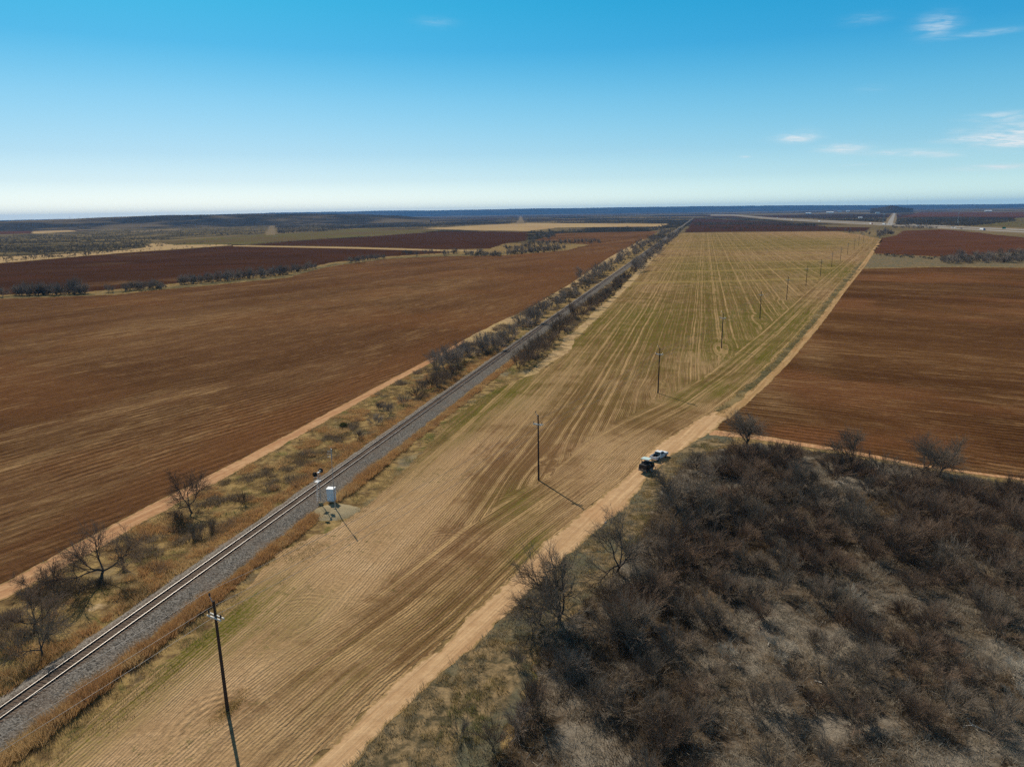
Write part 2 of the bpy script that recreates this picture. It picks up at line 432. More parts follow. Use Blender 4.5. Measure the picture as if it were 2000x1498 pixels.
M['bark'] = mat_twig('dark_bark', (.085, .062, .047), (.12, .095, .078))
M['twig_red'] = mat_twig('reddish_twigs', (0.185, 0.126, 0.087), (0.235, 0.168, 0.12))
M['twig_grey'] = mat_twig('grey_twigs', (0.1794, 0.1429, 0.1064), (0.2418, 0.1938, 0.1482))
M['twig_pale'] = mat_twig('pale_twigs', (.44, .39, .31), (.56, .50, .41))
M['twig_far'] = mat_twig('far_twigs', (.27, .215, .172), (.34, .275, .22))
M['dry_grass'] = mat_blade('dry_grass_blades', (.38, .27, .115), (.22, .16, .075), (.14, .145, .052))
M['weeds'] = mat_blade('orange_weed_stalks', (.50, .285, .115), (.38, .215, .10), (.54, .36, .17))
M['greyweed'] = mat_blade('grey_weed_stalks', (.30, .27, .20), (.36, .26, .12), (.12, .13, .065))
M['straw'] = mat_blade('pale_straw', (.40, .355, .28), (.28, .24, .185), (.38, .30, .20))
M['brown_litter'] = mat_blade('brown_dead_grass', (.125, .094, .066), (.20, .158, .114), (.22, .15, .08))
M['green'] = mat_blade('dark_green_leaves', (.045, .060, .022), (.065, .075, .030), (.09, .085, .035), 1.5)

M['rail'] = plain('worn_rail_steel', (.34, .32, .30), .50, .8, .1)
M['railside'] = plain('rusty_rail_side', (.075, .045, .032), .8)
M['sleeper'] = plain('weathered_sleeper_wood', (.115, .080, .058), .9, 0, .35, 1.3, .1)
M['polewood'] = plain('dark_creosote_wood', (.060, .036, .026), .85, 0, .25, 2.0, .2)
M['white'] = plain('white_paint', (.80, .81, .82), .35, 0, .03)
M['armwood'] = plain('pale_painted_crossarm', (.62, .61, .55), .6, 0, .1)
M['cabinet'] = plain('white_enamel', (.74, .77, .80), .4, 0, .04)
M['galv'] = plain('galvanised_steel', (.40, .42, .43), .45, .6, .1)
M['black'] = plain('matt_black', (.014, .014, .015), .55)
M['rubber'] = plain('tyre_rubber', (.018, .018, .018), .85)
M['glass'] = plain('dark_tinted_glass', (.010, .013, .016), .08, 0, .02, 1, .6)
M['chrome'] = plain('chromed_steel', (.62, .62, .63), .2, 1.0, .03)
M['red'] = plain('red_lens', (.40, .02, .015), .3)
M['clear'] = plain('clear_lens', (.75, .75, .72), .15)
M['roofpale'] = plain('pale_green_plastic', (.55, .68, .64), .4, 0, .04)
M['greenpaint'] = plain('dark_green_plastic', (.045, .085, .030), .4)
M['wire'] = plain('grey_wire', (.20, .20, .20), .5, .4)
M['porcelain'] = plain('black_insulator', (.03, .028, .028), .3)
M['signgreen'] = plain('green_sign_sheet', (.02, .20, .10), .5)
M['blue'] = plain('blue_cab_paint', (.03, .10, .25), .35)
M['redpaint'] = plain('red_cab_paint', (.35, .04, .03), .35)
M['greypaint'] = plain('grey_trailer_paint', (.30, .33, .34), .4)
M['roofmetal'] = plain('white_metal_roof', (.82, .84, .85), .4)
M['roofblue'] = plain('blue_grey_roof', (.30, .40, .50), .5)
M['wallpale'] = plain('pale_wall_siding', (.60, .58, .54), .8)
M['darkwall'] = plain('dark_opening', (.03, .03, .03), .8)
M['deadwood'] = plain('bleached_dead_wood', (.60, .55, .48), .8, 0, .2)

# ------------------------------------------------------------------ ground sheets
def smooth_noise1(n, step, rng):
    k = max(2, int(n / step) + 3)
    c = rng.normal(size=k)
    return np.interp(np.linspace(0, k - 1.001, n), np.arange(k), c)

def boundary(pts, jit, px_step=4.0):
    """closed ground outline through photo points (or ground xy), subdivided and roughened"""
    out = []
    P = [np.array(p[:2]) for p in pts]
    n = len(P)
    for i in range(n):
        a, b = P[i], P[(i + 1) % n]
        L = np.linalg.norm(b - a)
        m = 0.5 * (np.linalg.norm(a) + np.linalg.norm(b))
        st = max(.55, m * px_step / FL * 1.3)
        k = int(min(500, max(1, L / st)))
        t = np.arange(k) / k
        seg = a + (b - a) * t[:, None]
        nrm = np.array([-(b - a)[1], (b - a)[0]]) / max(L, 1e-6)
        dd = np.linalg.norm(seg, axis=1)
        j = smooth_noise1(k, 3, RNG) * .7 + RNG.normal(size=k) * .45
        w = np.minimum(1, np.minimum(np.arange(k), k - np.arange(k)) / 2)
        amp = np.maximum(jit, dd * jit * .004) if jit else 0
        out.append(seg + nrm * (j * w * amp)[:, None])
    return np.concatenate(out)

def sheet(name, px, mat, z, jit=.3, step=16, extra=None, ground=False, kind='structure'):
    pts = [p for p in px] if ground else [at(*p) for p in px]
    B = boundary(pts, jit)
    nb = len(B)
    allp = proj(np.c_[B, np.zeros(nb)])
    x0, y0 = np.clip(allp.min(0), [-600, 396], 9e9); x1, y1 = np.clip(allp.max(0), None, [2700, 1900])
    gx, gy = np.meshgrid(np.arange(x0, x1, step), np.arange(y0, y1, step * .6))
    g = np.stack([gx.ravel(), gy.ravel()], 1) + RNG.uniform(-.3, .3, (gx.size, 2)) * step
    d = FWD * FL + np.outer(g[:, 0] - 1000, RT) - np.outer(g[:, 1] - 749, UP)
    ok = d[:, 2] < -8
    d = d[ok]
    G = (CAM + d * ((0 - CAM_H) / d[:, 2])[:, None])[:, :2]
    if extra is not None: G = np.concatenate([G, extra])
    # keep points inside
    def inside(Q):
        c = np.zeros(len(Q), bool); j = nb - 1
        A = B; Bj = np.roll(B, 1, 0)
        for a, bb in zip(A, Bj):
            cond = (a[1] > Q[:, 1]) != (bb[1] > Q[:, 1])
            with np.errstate(divide='ignore', invalid='ignore'):
                xi = (bb[0] - a[0]) * (Q[:, 1] - a[1]) / (bb[1] - a[1]) + a[0]
            c ^= cond & (Q[:, 0] < xi)
        return c
    G = G[inside(G)]
    V = [Vector(p) for p in np.concatenate([B, G])]
    E = [(i, (i + 1) % nb) for i in range(nb)]
    vo, eo, fo = delaunay_2d_cdt(V, E, [], 1, 1e-5)[:3]
    W = np.array([(v.x, v.y, z) for v in vo])
    F = np.array(fo)
    a, b2, c2 = W[F[:, 0]], W[F[:, 1]], W[F[:, 2]]
    cr = (b2[:, 0] - a[:, 0]) * (c2[:, 1] - a[:, 1]) - (b2[:, 1] - a[:, 1]) * (c2[:, 0] - a[:, 0])
    F[cr < 0] = F[cr < 0][:, ::-1]
    o = mk(name, W, F, mat)
    tag(o, kind=kind)
    return o, W

def fattr(o, name, vals):
    a = o.data.attributes.new(name, 'FLOAT', 'POINT'); a.data.foreach_set('value', np.asarray(vals, np.float32))

def cattr(o, name, rgb):
    a = o.data.attributes.new(name, 'FLOAT_COLOR', 'POINT')
    a.data.foreach_set('color', np.c_[rgb, np.ones(len(rgb))].astype(np.float32).ravel())

def blobs(W, lst):
    """soil colour patches: (channel, px, py, radius across rows m, radius along rows m, amount)"""
    out = np.zeros((len(W), 3))
    for ch, px, py, ru, rv, amt in lst:
        c = at(px, py); du, dv = (W[:, :2] - c[:2]) @ RN, (W[:, :2] - c[:2]) @ RD
        out[:, ch] += amt * np.exp(-(du / ru) ** 2 - (dv / rv) ** 2)
    return np.clip(out, 0, 1)

def polydist(Q, line):
    L = np.array(line); best = np.full(len(Q), 1e9)
    for a, b in zip(L[:-1], L[1:]):
        ab = b - a; t = np.clip(((Q - a) @ ab) / (ab @ ab), 0, 1)
        best = np.minimum(best, np.linalg.norm(Q - (a + t[:, None] * ab), axis=1))
    return best

# base ground: rings out to the horizon
rings = np.concatenate([[0], np.geomspace(15, 21000, 74)])
na = 96
ang = np.linspace(0, 2 * np.pi, na, endpoint=False)
GV = [(0, 0, 0)] + [(r * math.sin(t), r * math.cos(t), 0) for r in rings[1:] for t in ang]
GF = []
for i in range(len(rings) - 2):
    for j in range(na):
        a = 1 + i * na + j; b_ = 1 + i * na + (j + 1) % na
        GF.append((a, a + na, b_ + na, b_))
GF = [q for a, b_, c_, d_ in GF for q in ((c_, b_, a), (d_, c_, a))] + [(0, 1 + (j + 1) % na, 1 + j) for j in range(na)]
g = mk('ground', GV, GF, M['ground']); tag(g, kind='structure')

POLES_PX = [(1052, 938), (1285, 768), (1409, 680), (1484, 623), (1536, 586), (1574, 559), (1602, 540), (1624, 522), (1641, 510), (1655, 498), (1668, 488), (1677, 480), (1686, 473)]
top1 = at(413, 1168, 13.0)
POLES = [np.array([top1[0] + .25, top1[1] - .1, 0])] + [at(*p) for p in POLES_PX]

# centre crop field
ROAD_L = [(432, 1700), (606, 1498), (753, 1352), (907, 1224), (1068, 1060), (1176, 974), (1229, 931), (1270, 883), (1328, 843), (1397, 804), (1480, 737), (1560, 655), (1635, 562), (1680, 512), (1719, 466)]
crop_px = [(-250, 1750), (60, 1525), (165, 1420), (283, 1325), (400, 1238), (548, 1075), (640, 1040), (720, 985), (800, 910), (880, 818), (960, 765), (1010, 744), (1075, 715), (1130, 655), (1200, 585), (1258, 527), (1295, 480), (1330, 455.5), (1636, 452.5), (1690, 460.5)] + ROAD_L[::-1]
ex = np.concatenate([p[None, :2] + np.stack([r * np.cos(np.linspace(0, 6.28, 20)), r * np.sin(np.linspace(0, 6.28, 20))], 1) for p in POLES[:5] for r in (1, 2, 3.2, 4.6, 6.4, 9, 13)])
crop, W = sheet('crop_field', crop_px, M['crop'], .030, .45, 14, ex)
fattr(crop, 'roadd', polydist(W[:, :2], [at(*p)[:2] for p in ROAD_L]))
ro = np.zeros(len(W))
for i, p in enumerate(POLES[:6]):
    du, dv = (W[:, :2] - p[:2]) @ RN, (W[:, :2] - p[:2]) @ RD
    r2 = (du / 5.5) ** 2 + (dv / 15.0) ** 2
    ro -= 2.6 * np.sign(du) * np.exp(-r2) * np.minimum(1, np.abs(du) / 1.2)
fattr(crop, 'rowoff', ro)
swi = np.zeros(len(W)); swr = np.zeros(len(W))
for px, py, r0 in [(575, 1215, 8.5), (655, 1225, 7.5), (600, 1170, 6), (1010, 985, 6.5), (430, 1420, 7), (870, 1060, 6), (1200, 915, 6), (1090, 950, 5)]:
    c_ = at(px, py); rr = np.linalg.norm(W[:, :2] - c_[:2], axis=1); wgt = np.exp(-((rr - r0 * .62) / (r0 * .36)) ** 2)
    swr = np.where(wgt > swi, rr, swr); swi = np.maximum(swi, wgt)
fattr(crop, 'swirl', np.clip(swi, 0, 1) * .8); fattr(crop, 'swirl_r', swr)
cattr(crop, 'paint', blobs(W, [
    # green
    (0, 930, 800, 5, 40, .9), (0, 1130, 640, 6, 60, .8), (0, 1215, 560, 8, 60, .7), (0, 1010, 760, 6, 18, .5),
    (0, 700, 1290, 7, 12, .22), (0, 600, 1210, 5, 9, .22), (0, 900, 1190, 6, 10, .22), (0, 1040, 1075, 4, 9, .6), (0, 1010, 980, 6, 9, .55),
    (0, 560, 1420, 6, 9, .15), (0, 260, 1370, 3, 22, .6), (0, 470, 1210, 5, 14, .4),
    (0, 1400, 760, 7, 12, .6), (0, 1330, 780, 5, 10, .5), (0, 1470, 690, 16, 40, .55), (0, 1560, 620, 24, 60, .65), (0, 1640, 530, 30, 110, .8),
    (0, 1450, 480, 140, 200, .62), (0, 1600, 470, 110, 200, .55), (0, 1380, 460, 110, 220, .62), (0, 1350, 520, 40, 160, .5), (0, 1500, 520, 80, 120, .5), (0, 1250, 620, 14, 60, .4), (0, 1240, 720, 34, 90, .28), (0, 1330, 600, 40, 130, .34), (0, 1180, 640, 24, 90, .3), (0, 1440, 560, 50, 120, .4), (0, 1450, 640, 30, 70, .4),
    # pale
    (1, 560, 1170, 8, 20, 1.2), (1, 640, 1110, 6, 18, 1.0), (1, 430, 1275, 5, 16, 1.2), (1, 250, 1440, 4, 16, 1.0), (1, 780, 1010, 5, 20, .7), (2, 640, 1200, 5, 6, .3), (2, 540, 1330, 6, 9, .3), (2, 800, 1250, 6, 12, .3), (2, 500, 1410, 5, 6, .5), (2, 920, 1120, 5, 14, .3), (2, 760, 1150, 4, 10, .5), (1, 300, 1420, 9, 14, .75), (1, 850, 930, 6, 30, .45),
    (1, 1010, 790, 4, 10, .6), (1, 1360, 700, 10, 14, .5), (1, 1200, 880, 9, 12, .55), (1, 700, 1060, 9, 16, .55), (1, 1150, 960, 5, 12, .4), (1, 1090, 740, 4, 30, .4), (1, 500, 1460, 8, 10, .4),
    # dark soil
    (2, 1150, 800, 13, 26, .65), (2, 1020, 900, 9, 20, .4), (2, 1250, 670, 22, 50, .55), (2, 1380, 590, 34, 60, .5), (2, 860, 1050, 8, 14, .35), (2, 1100, 900, 9, 14, .35), (2, 380, 1400, 4, 8, .4), (2, 1320, 640, 20, 40, .3)]))

# left fields
E_far = [(-700, 600), (-300, 592), (0, 584), (175, 578), (227, 576), (322, 565.5), (420, 557), (560, 543), (612, 527), (650, 520), (755, 506), (860, 501), (986, 499), (1110, 489), (1150, 478), (1042, 470), (1090, 456), (1287, 452)]
E_near = [(1255, 470), (1190, 506), (1110, 560), (1040, 602), (965, 637), (905, 668), (848, 701), (770, 742), (650, 808), (500, 890), (330, 978), (170, 1062), (0, 1150), (-250, 1280), (-700, 1510)]
fe, W = sheet('ploughed_field_left', E_far + E_near, M['plow_l'], .032, .5, 16)
cattr(fe, 'paint', blobs(W, [(0, 520, 600, 30, 120, .25), (0, 850, 560, 30, 120, .45), (0, 300, 640, 30, 60, .3), (0, 120, 880, 6, 40, .5), (0, 230, 800, 10, 50, .3), (0, 60, 1010, 5, 24, .5), (0, 420, 820, 10, 60, .25),
                            (0, 950, 600, 14, 60, .3), (1, 1150, 510, 60, 200, .9), (1, 760, 720, 10, 80, .8), (1, 480, 860, 6, 60, .6), (1, 1050, 570, 20, 80, .6)]))
F_near = [(870, 494), (760, 501), (655, 512), (560, 531), (320, 556), (175, 570), (0, 576), (-400, 586)]
F_far = [(-400, 525), (0, 515), (70, 509), (170, 500), (280, 492), (455, 480.5), (700, 486), (862, 490.5)]
o, W = sheet('ploughed_field_beyond_hedge', F_far + F_near, M['plow_far'], .045, .6, 18)
cattr(o, 'paint', blobs(W, [(0, 345, 503, 4, 16, 1), (0, 235, 500, 5, 20, .9), (0, 340, 511, 4, 14, .8), (0, 200, 517, 6, 24, .5), (0, 340, 550, 4, 22, .9), (0, 235, 554, 4, 18, .8), (0, 600, 510, 5, 12, .6), (0, 400, 495, 5, 12, .5)]))
o, W = sheet('ploughed_field_far', [(483, 478.5), (590, 470.5), (700, 464), (860, 452.5), (1031, 453), (1028, 470), (982, 477), (958, 486), (862, 487.5), (700, 482.5)], M['plow_far'], .06, .6, 18)
cattr(o, 'paint', np.zeros((len(W), 3)))
sheet('green_field_far', [(297, 473), (455, 462.5), (577, 455.5), (700, 447), (842, 448.5), (860, 451), (700, 463), (590, 469.5), (483, 477.5), (420, 478), (340, 479)], M['greenfield'], .07, .5, 20)
sheet('straw_field_far', [(825, 446.5), (912, 442), (1028, 436), (1308, 437.5), (1290, 443), (1210, 443.5), (1090, 445), (1031, 451.5), (912, 450)], M['tanfield'], .08, .5, 20)
sheet('grass_strip_far', [(-500, 540), (-400, 524), (0, 514), (70, 508), (280, 491), (455, 479.5), (413, 474), (320, 474), (280, 477), (255, 488), (150, 495), (0, 502), (-500, 515)], M['sandstrip'], .05, .6, 20)
sheet('scrub_floor_far', [(-500, 475), (0, 458), (140, 453), (315, 443), (525, 438), (518, 458), (400, 463), (300, 472), (278, 485), (150, 494), (0, 500), (-500, 513)], M['scrubland'], .055, .6, 20)
sheet('cleared_strip', [(519, 459.5), (539, 459), (536, 437), (528, 437)], M['faintstrip'], .12, .3, 20)
sheet('cleared_strip_far', [(1005, 437.5), (1026, 437), (1022, 430), (1018, 422), (1015, 422), (1013, 430)], M['faintstrip'], .5, .3, 20)

for pl, mt in (([(60, 452), (140, 449.6), (150, 452.5), (66, 457)], 'tanfield'), ([(150, 449.3), (262, 445.5), (262, 447), (150, 451)], 'faintstrip'), ([(-60, 452), (60, 451), (60, 456.5), (-60, 458.5)], 'plow_red'), ([(256, 451.5), (350, 447), (352, 449), (258, 454.5)], 'faintstrip'), ([(640, 434.3), (716, 431.8), (720, 434.8), (640, 437.6)], 'tanfield'), ([(560, 431.5), (640, 429.5), (640, 431), (560, 433.2)], 'faintstrip')):
    o, W = sheet('clearing', pl, M[mt], .15, .5, 20)
    cattr(o, 'paint', np.zeros((len(W), 3)))
# right fields
C_px = [(1680, 525.5), (1846, 522), (2000, 523.5), (2400, 530), (2700, 700), (2600, 1000), (2200, 960), (2000, 938), (1867, 918), (1755, 901), (1685, 887), (1632, 877), (1541, 866), (1480, 853), (1415, 843), (1393, 832), (1430, 800), (1502, 736), (1540, 700), (1598, 627), (1634, 587)]
fc, W = sheet('ploughed_field_right', C_px, M['plow_r'], .034, .4, 16)
cattr(fc, 'paint', blobs(W, [(0, 1500, 770, 6, 26, .6), (0, 1580, 680, 6, 40, .5), (0, 1440, 820, 4, 10, .6), (1, 1560, 850, 8, 8, .9), (1, 1700, 860, 16, 8, .8), (1, 1620, 780, 14, 14, .4), (0, 1850, 560, 40, 30, .2)]))
o, W = sheet('ploughed_field_far_right', [(1722, 465.5), (1753, 459.5), (1764, 451), (1846, 448.5), (1920, 456), (2000, 464.5), (2400, 500), (2350, 520), (2000, 492), (1900, 499), (1832, 501.5), (1760, 498), (1706, 495.5)], M['plow_red'], .05, .5, 18)
cattr(o, 'paint', np.zeros((len(W), 3)))
o, W = sheet('ploughed_field_beyond_crop', [(1357, 427), (1492, 433), (1580, 437.5), (1615, 443.5), (1702, 444.5), (1690, 452), (1660, 452), (1636, 451.5), (1338, 454)], M['plow_far'], .06, .5, 18)
cattr(o, 'paint', np.zeros((len(W), 3)))
sheet('weedy_strip_right', [(1680, 523.5), (1846, 520.5), (2000, 522), (2400, 528), (2350, 521), (2000, 493.5), (1900, 500), (1832, 502.5), (1760, 499), (1708, 497), (1688, 512)], M['weedy'], .04, .5, 18)
sheet('grass_beyond_highway', [(1830, 441), (2000, 425), (2500, 420), (2500, 470), (2000, 444)], M['greenfield'], .10, .5, 24)
sheet('ploughed_field_horizon', [(1758, 424), (1800, 414.5), (2000, 414.5), (2400, 418), (2400, 424), (1960, 424)], M['plow_red'], .3, .5, 24)

# ditch and field edge on the right of the crop field
sheet('weedy_ditch', [(1395, 806), (1480, 738), (1560, 656), (1635, 563), (1680, 513), (1692, 513), (1648, 565), (1588, 640), (1516, 722), (1440, 786), (1400, 815)], M['ditch'], .036, .5, 14)

# dirt road and paths (strip meshes with an edge attribute)
def strip(name, left, right, mat, z, nx=9, jit=.25, step=1.0):
    """road between two photo outlines with the same number of points"""
    L = np.array([at(*p)[:2] for p in left]); Rr = np.array([at(*p)[:2] for p in right])
    rows = []
    for i in range(len(L) - 1):
        k = max(1, int(np.linalg.norm(L[i + 1] - L[i]) / (step * max(1, np.linalg.norm(L[i]) / 150))))
        for t in np.arange(k) / k:
            rows.append((L[i] + (L[i + 1] - L[i]) * t, Rr[i] + (Rr[i + 1] - Rr[i]) * t))
    rows.append((L[-1], Rr[-1]))
    n = len(rows)
    jl = smooth_noise1(n, 4, RNG) * jit + RNG.normal(size=n) * jit * .5; jr = smooth_noise1(n, 4, RNG) * jit + RNG.normal(size=n) * jit * .5
    V = []; e = []
    for i, (a, b) in enumerate(rows):
        d = (b - a) / max(np.linalg.norm(b - a), 1e-6); a = a + d * jl[i]; b = b + d * jr[i]
        for j in range(nx):
            t = j / (nx - 1); p = a + (b - a) * t; V.append((p[0], p[1], z)); e.append(1 - abs(2 * t - 1))
    F = [(i * nx + j, i * nx + j + 1, (i + 1) * nx + j + 1, (i + 1) * nx + j) for i in range(n - 1) for j in range(nx - 1)]
    o = mk(name, V, F, mat); tag(o, kind='structure'); fattr(o, 'edge', e)
    return o

ROAD_RR = [(530, 1700), (680, 1499), (814, 1354), (968, 1226), (1134, 1062), (1226, 985), (1266, 936), (1314, 888), (1381, 849), (1426, 814)]
strip('dirt_road', [(430, 1700), (604, 1497), (751, 1350), (905, 1222), (1066, 1058), (1174, 972), (1227, 929), (1268, 881), (1326, 841), (1398, 803)], ROAD_RR, M['road'], .046)
strip('two_track_path', [(1396, 810), (1450, 778), (1518, 716), (1590, 632), (1644, 565), (1684, 514), (1719, 467)],
      [(1424, 818), (1470, 781), (1542, 708), (1606, 632), (1652, 568), (1692, 517), (1724, 468)], M['twotrack'], .050, 7, .2)
strip('field_margin_path', [(1385, 838), (1480, 850), (1560, 864), (1640, 876), (1700, 888), (1800, 908), (1900, 922), (2000, 935), (2300, 970)],
      [(1385, 850), (1450, 856), (1552, 870), (1636, 882), (1694, 893), (1797, 912), (1895, 926), (1995, 939.5), (2295, 976)], M['path'], .042, 7, .2)
strip('sandy_path', [(-700, 1500), (-250, 1270), (0, 1140), (170, 1052), (330, 968), (500, 882), (650, 801), (770, 737), (848, 697), (905, 665)],
      [(-700, 1555), (-250, 1318), (0, 1176), (170, 1084), (330, 993), (500, 900), (650, 815), (770, 748), (852, 704), (908, 669)], M['path'], .048)
strip('sandy_path_far', [(905, 665), (965, 634), (1040, 599), (1110, 557), (1190, 503), (1255, 468)],
      [(925, 672), (985, 641), (1056, 606), (1122, 563), (1200, 509), (1262, 472)], M['sandstrip'], .040, 5, .5, 2.0)
strip('sandy_verge', [(1020, 738), (1078, 690), (1128, 640), (1190, 585), (1250, 525), (1292, 480)],
      [(1050, 730), (1100, 692), (1146, 642), (1206, 583), (1262, 523), (1300, 479)], M['sandstrip'], .038, 5, .6, 2.0)
strip('hedge_margin', [(0, 579.5), (175, 574), (320, 561), (560, 538), (650, 516), (760, 504), (870, 497), (985, 494)],
      [(0, 583), (175, 577), (322, 565), (560, 542), (650, 519), (755, 506), (870, 500), (986, 498)], M['ditch'], .052, 5, .5, 3.0)
strip('field_track_far', [(455, 479.5), (560, 481), (700, 483.8), (862, 488.5), (940, 489)], [(455, 481.5), (560, 483.5), (700, 486.3), (862, 491), (940, 491.5)], M['sandstrip'], .09, 4, .3, 6)

# thicket floor and weedy strip right of the road
THICK = [(1345, 893), (1400, 880), (1470, 866), (1545, 876), (1632, 888), (1690, 898), (1795, 918), (1890, 932), (1990, 946), (2300, 985), (2600, 1300), (2400, 1900), (800, 1900), (960, 1498), (1020, 1370), (1060, 1250), (1140, 1190), (1200, 1110), (1262, 1020), (1290, 960)]
sheet('thicket_floor', THICK, M['litter'], .024, .6, 16)
sheet('weedy_margin', [(520, 1700), (669, 1498), (805, 1352), (960, 1224), (1127, 1060), (1220, 983), (1260, 934), (1308, 886), (1377, 847), (1395, 846), (1440, 860), (1400, 880), (1345, 893), (1290, 960), (1262, 1020), (1200, 1110), (1140, 1190), (1060, 1250), (1020, 1370), (960, 1498), (850, 1700)], M['weedy'], .028, .5, 16)

# ------------------------------------------------------------------ railway
vs = np.concatenate([np.arange(-60, 260, 1.0), np.geomspace(260, 4700, 300)])
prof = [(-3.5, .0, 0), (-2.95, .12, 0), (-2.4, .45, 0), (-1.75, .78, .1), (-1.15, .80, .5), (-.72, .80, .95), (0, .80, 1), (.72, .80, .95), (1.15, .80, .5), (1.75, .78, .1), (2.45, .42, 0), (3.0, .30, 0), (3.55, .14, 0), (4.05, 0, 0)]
V = []; sh = []
for v in vs:
    wl = 1 + .035 * math.sin(v * .21) + .03 * math.sin(v * .83 + 1)
    for i, (u, z, s_) in enumerate(prof):
        uu = u * (wl if i in (0, 1, 12, 13) else 1) + (RNG.normal() * .10 if i in (0, 1, 12, 13) else 0)
        p = xy(uu, v); V.append((p[0], p[1], z + RNG.normal() * .02 + (.045 if z > 0 else -.01))); sh.append(s_)
npf = len(prof)
F = [(i * npf + j, i * npf + j + 1, (i + 1) * npf + j + 1, (i + 1) * npf + j) for i in range(len(vs) - 1) for j in range(npf - 1)]
bal = mk('ballast_bed', V, F, M['ballast'], smooth=True); tag(bal, kind='structure'); fattr(bal, 'track_brown', sh)
trk = empty('railway_track', (*xy(0, 0), .8))
tag(trk, 'single railway track of two shiny steel rails on dark sleepers and grey ballast', 'railway track')
for sgn in (-1, 1):
    mb = MB()
    a, b_ = xy(sgn * .7525, -60), xy(sgn * .7525, 4700)
    pr_ = [(-.07, .86), (.07, .86), (.07, .875), (.02, .90), (.02, .965), (-.02, .965), (-.02, .90), (-.07, .875)]
    n = len(pr_)
    VV = [(*(xy(sgn * .7525 + u, v)), z + .03) for v in (-60, 4700) for u, z in pr_]
    mb.add(VV, [(i, (i + 1) % n, n + (i + 1) % n, n + i) for i in range(n)])
    rb = mb.build('rail', M['railside'], trk); rb.matrix_parent_inverse = Matrix.Translation(trk.location).inverted()
    hb = MB(); hp = [(-.037, .997), (.037, .997), (.037, 1.03), (.028, 1.04), (-.028, 1.04), (-.037, 1.03)]
    n = 6; VV = [(*(xy(sgn * .7525 + u, v)), z) for v in (-60, 4700) for u, z in hp]
    hb.add(VV, [(i, (i + 1) % n, n + (i + 1) % n, n + i) for i in range(n)])
    hd = hb.build('rail_head', M['rail'], rb)
sl = MB()
for k in range(900):
    v = -58 + k * .55
    c = xy(RNG.normal() * .03, v)
    sl.box((c[0], c[1], .80), (2.6, .23, .14), 0, Matrix.Rotation(-RAZ, 3, 'Z'))
so = sl.build('sleepers', M['sleeper'], trk); so.matrix_parent_inverse = Matrix.Translation(trk.location).inverted(); tag(so, kind='stuff')

# ------------------------------------------------------------------ vegetation prototypes
def tubes(segs, k=3):
    S = np.asarray(segs, float)
    p0, p1, r0, r1 = S[:, :3], S[:, 3:6], S[:, 6], S[:, 7]
    d = p1 - p0; d /= np.maximum(np.linalg.norm(d, axis=1), 1e-6)[:, None]
    ref = np.where(np.abs(d[:, 2:3]) < .8, [[0, 0, 1.0]], [[1.0, 0, 0]])
    a = np.cross(d, ref); a /= np.linalg.norm(a, axis=1)[:, None]; b = np.cross(d, a)
    n = len(S); V = np.zeros((n, 2 * k, 3))
    for i in range(k):
        t = 2 * math.pi * i / k; q = a * math.cos(t) + b * math.sin(t)
        V[:, i] = p0 + q * r0[:, None]; V[:, k + i] = p1 + q * r1[:, None]
    base = (np.arange(n) * 2 * k)[:, None]
    F = np.concatenate([base + np.array([[i, (i + 1) % k, k + (i + 1) % k, k + i]]) for i in range(k)])
    return V.reshape(-1, 3), F

def unit(v): return v / max(np.linalg.norm(v), 1e-9)

def limb(segs, p, d, L, r0, r1, n, rng, wob=.25, up=.0, out=None):
    """one wandering branch; returns list of (point, direction, radius) along it"""
    pts = []
    for i in range(n):
        d = unit(d + rng.normal(size=3) * wob + np.array([0, 0, up]))
        q = p + d * (L / n)
        ra, rb = r0 + (r1 - r0) * i / n, r0 + (r1 - r0) * (i + 1) / n
        segs.append((*p, *q, ra, rb)); p = q; pts.append((p, d, rb))
    return pts

def side(d, ang, rng):
    a = unit(np.cross(d, rng.normal(size=3)))
    return unit(d * math.cos(ang) + a * math.sin(ang))

def make_shrub(seed, H=3.0, stems=11, lean=(.15, 1.05), sub=9, tw=9, tr=.0105):
    rng = np.random.default_rng(seed); S = []; T = []
    for i in range(stems):
        az = rng.uniform(0, 2 * math.pi); ln = rng.uniform(*lean)
        d = np.array([math.sin(ln) * math.cos(az), math.sin(ln) * math.sin(az), math.cos(ln)])
        base = np.array([rng.normal() * .25, rng.normal() * .25, 0])
        pts = limb(S, base, d, H * rng.uniform(.5, .85), .028, .011, 5, rng, .10, .02)
        for p, dd, r in pts[1:]:
            for _ in range(max(1, int(rng.poisson(sub / 4)))):
                bp = limb(T, p, side(dd, rng.uniform(.12, .55), rng), H * rng.uniform(.25, .48), .013, .009, 3, rng, .10, .03)
                for q, qd, qr in bp:
                    for _ in range(max(1, int(rng.poisson(tw / 3)))):
                        limb(T, q, side(qd, rng.uniform(.10, .55), rng), H * rng.uniform(.14, .32), tr, tr * .5, 2, rng, .10, .03)
    return S, T

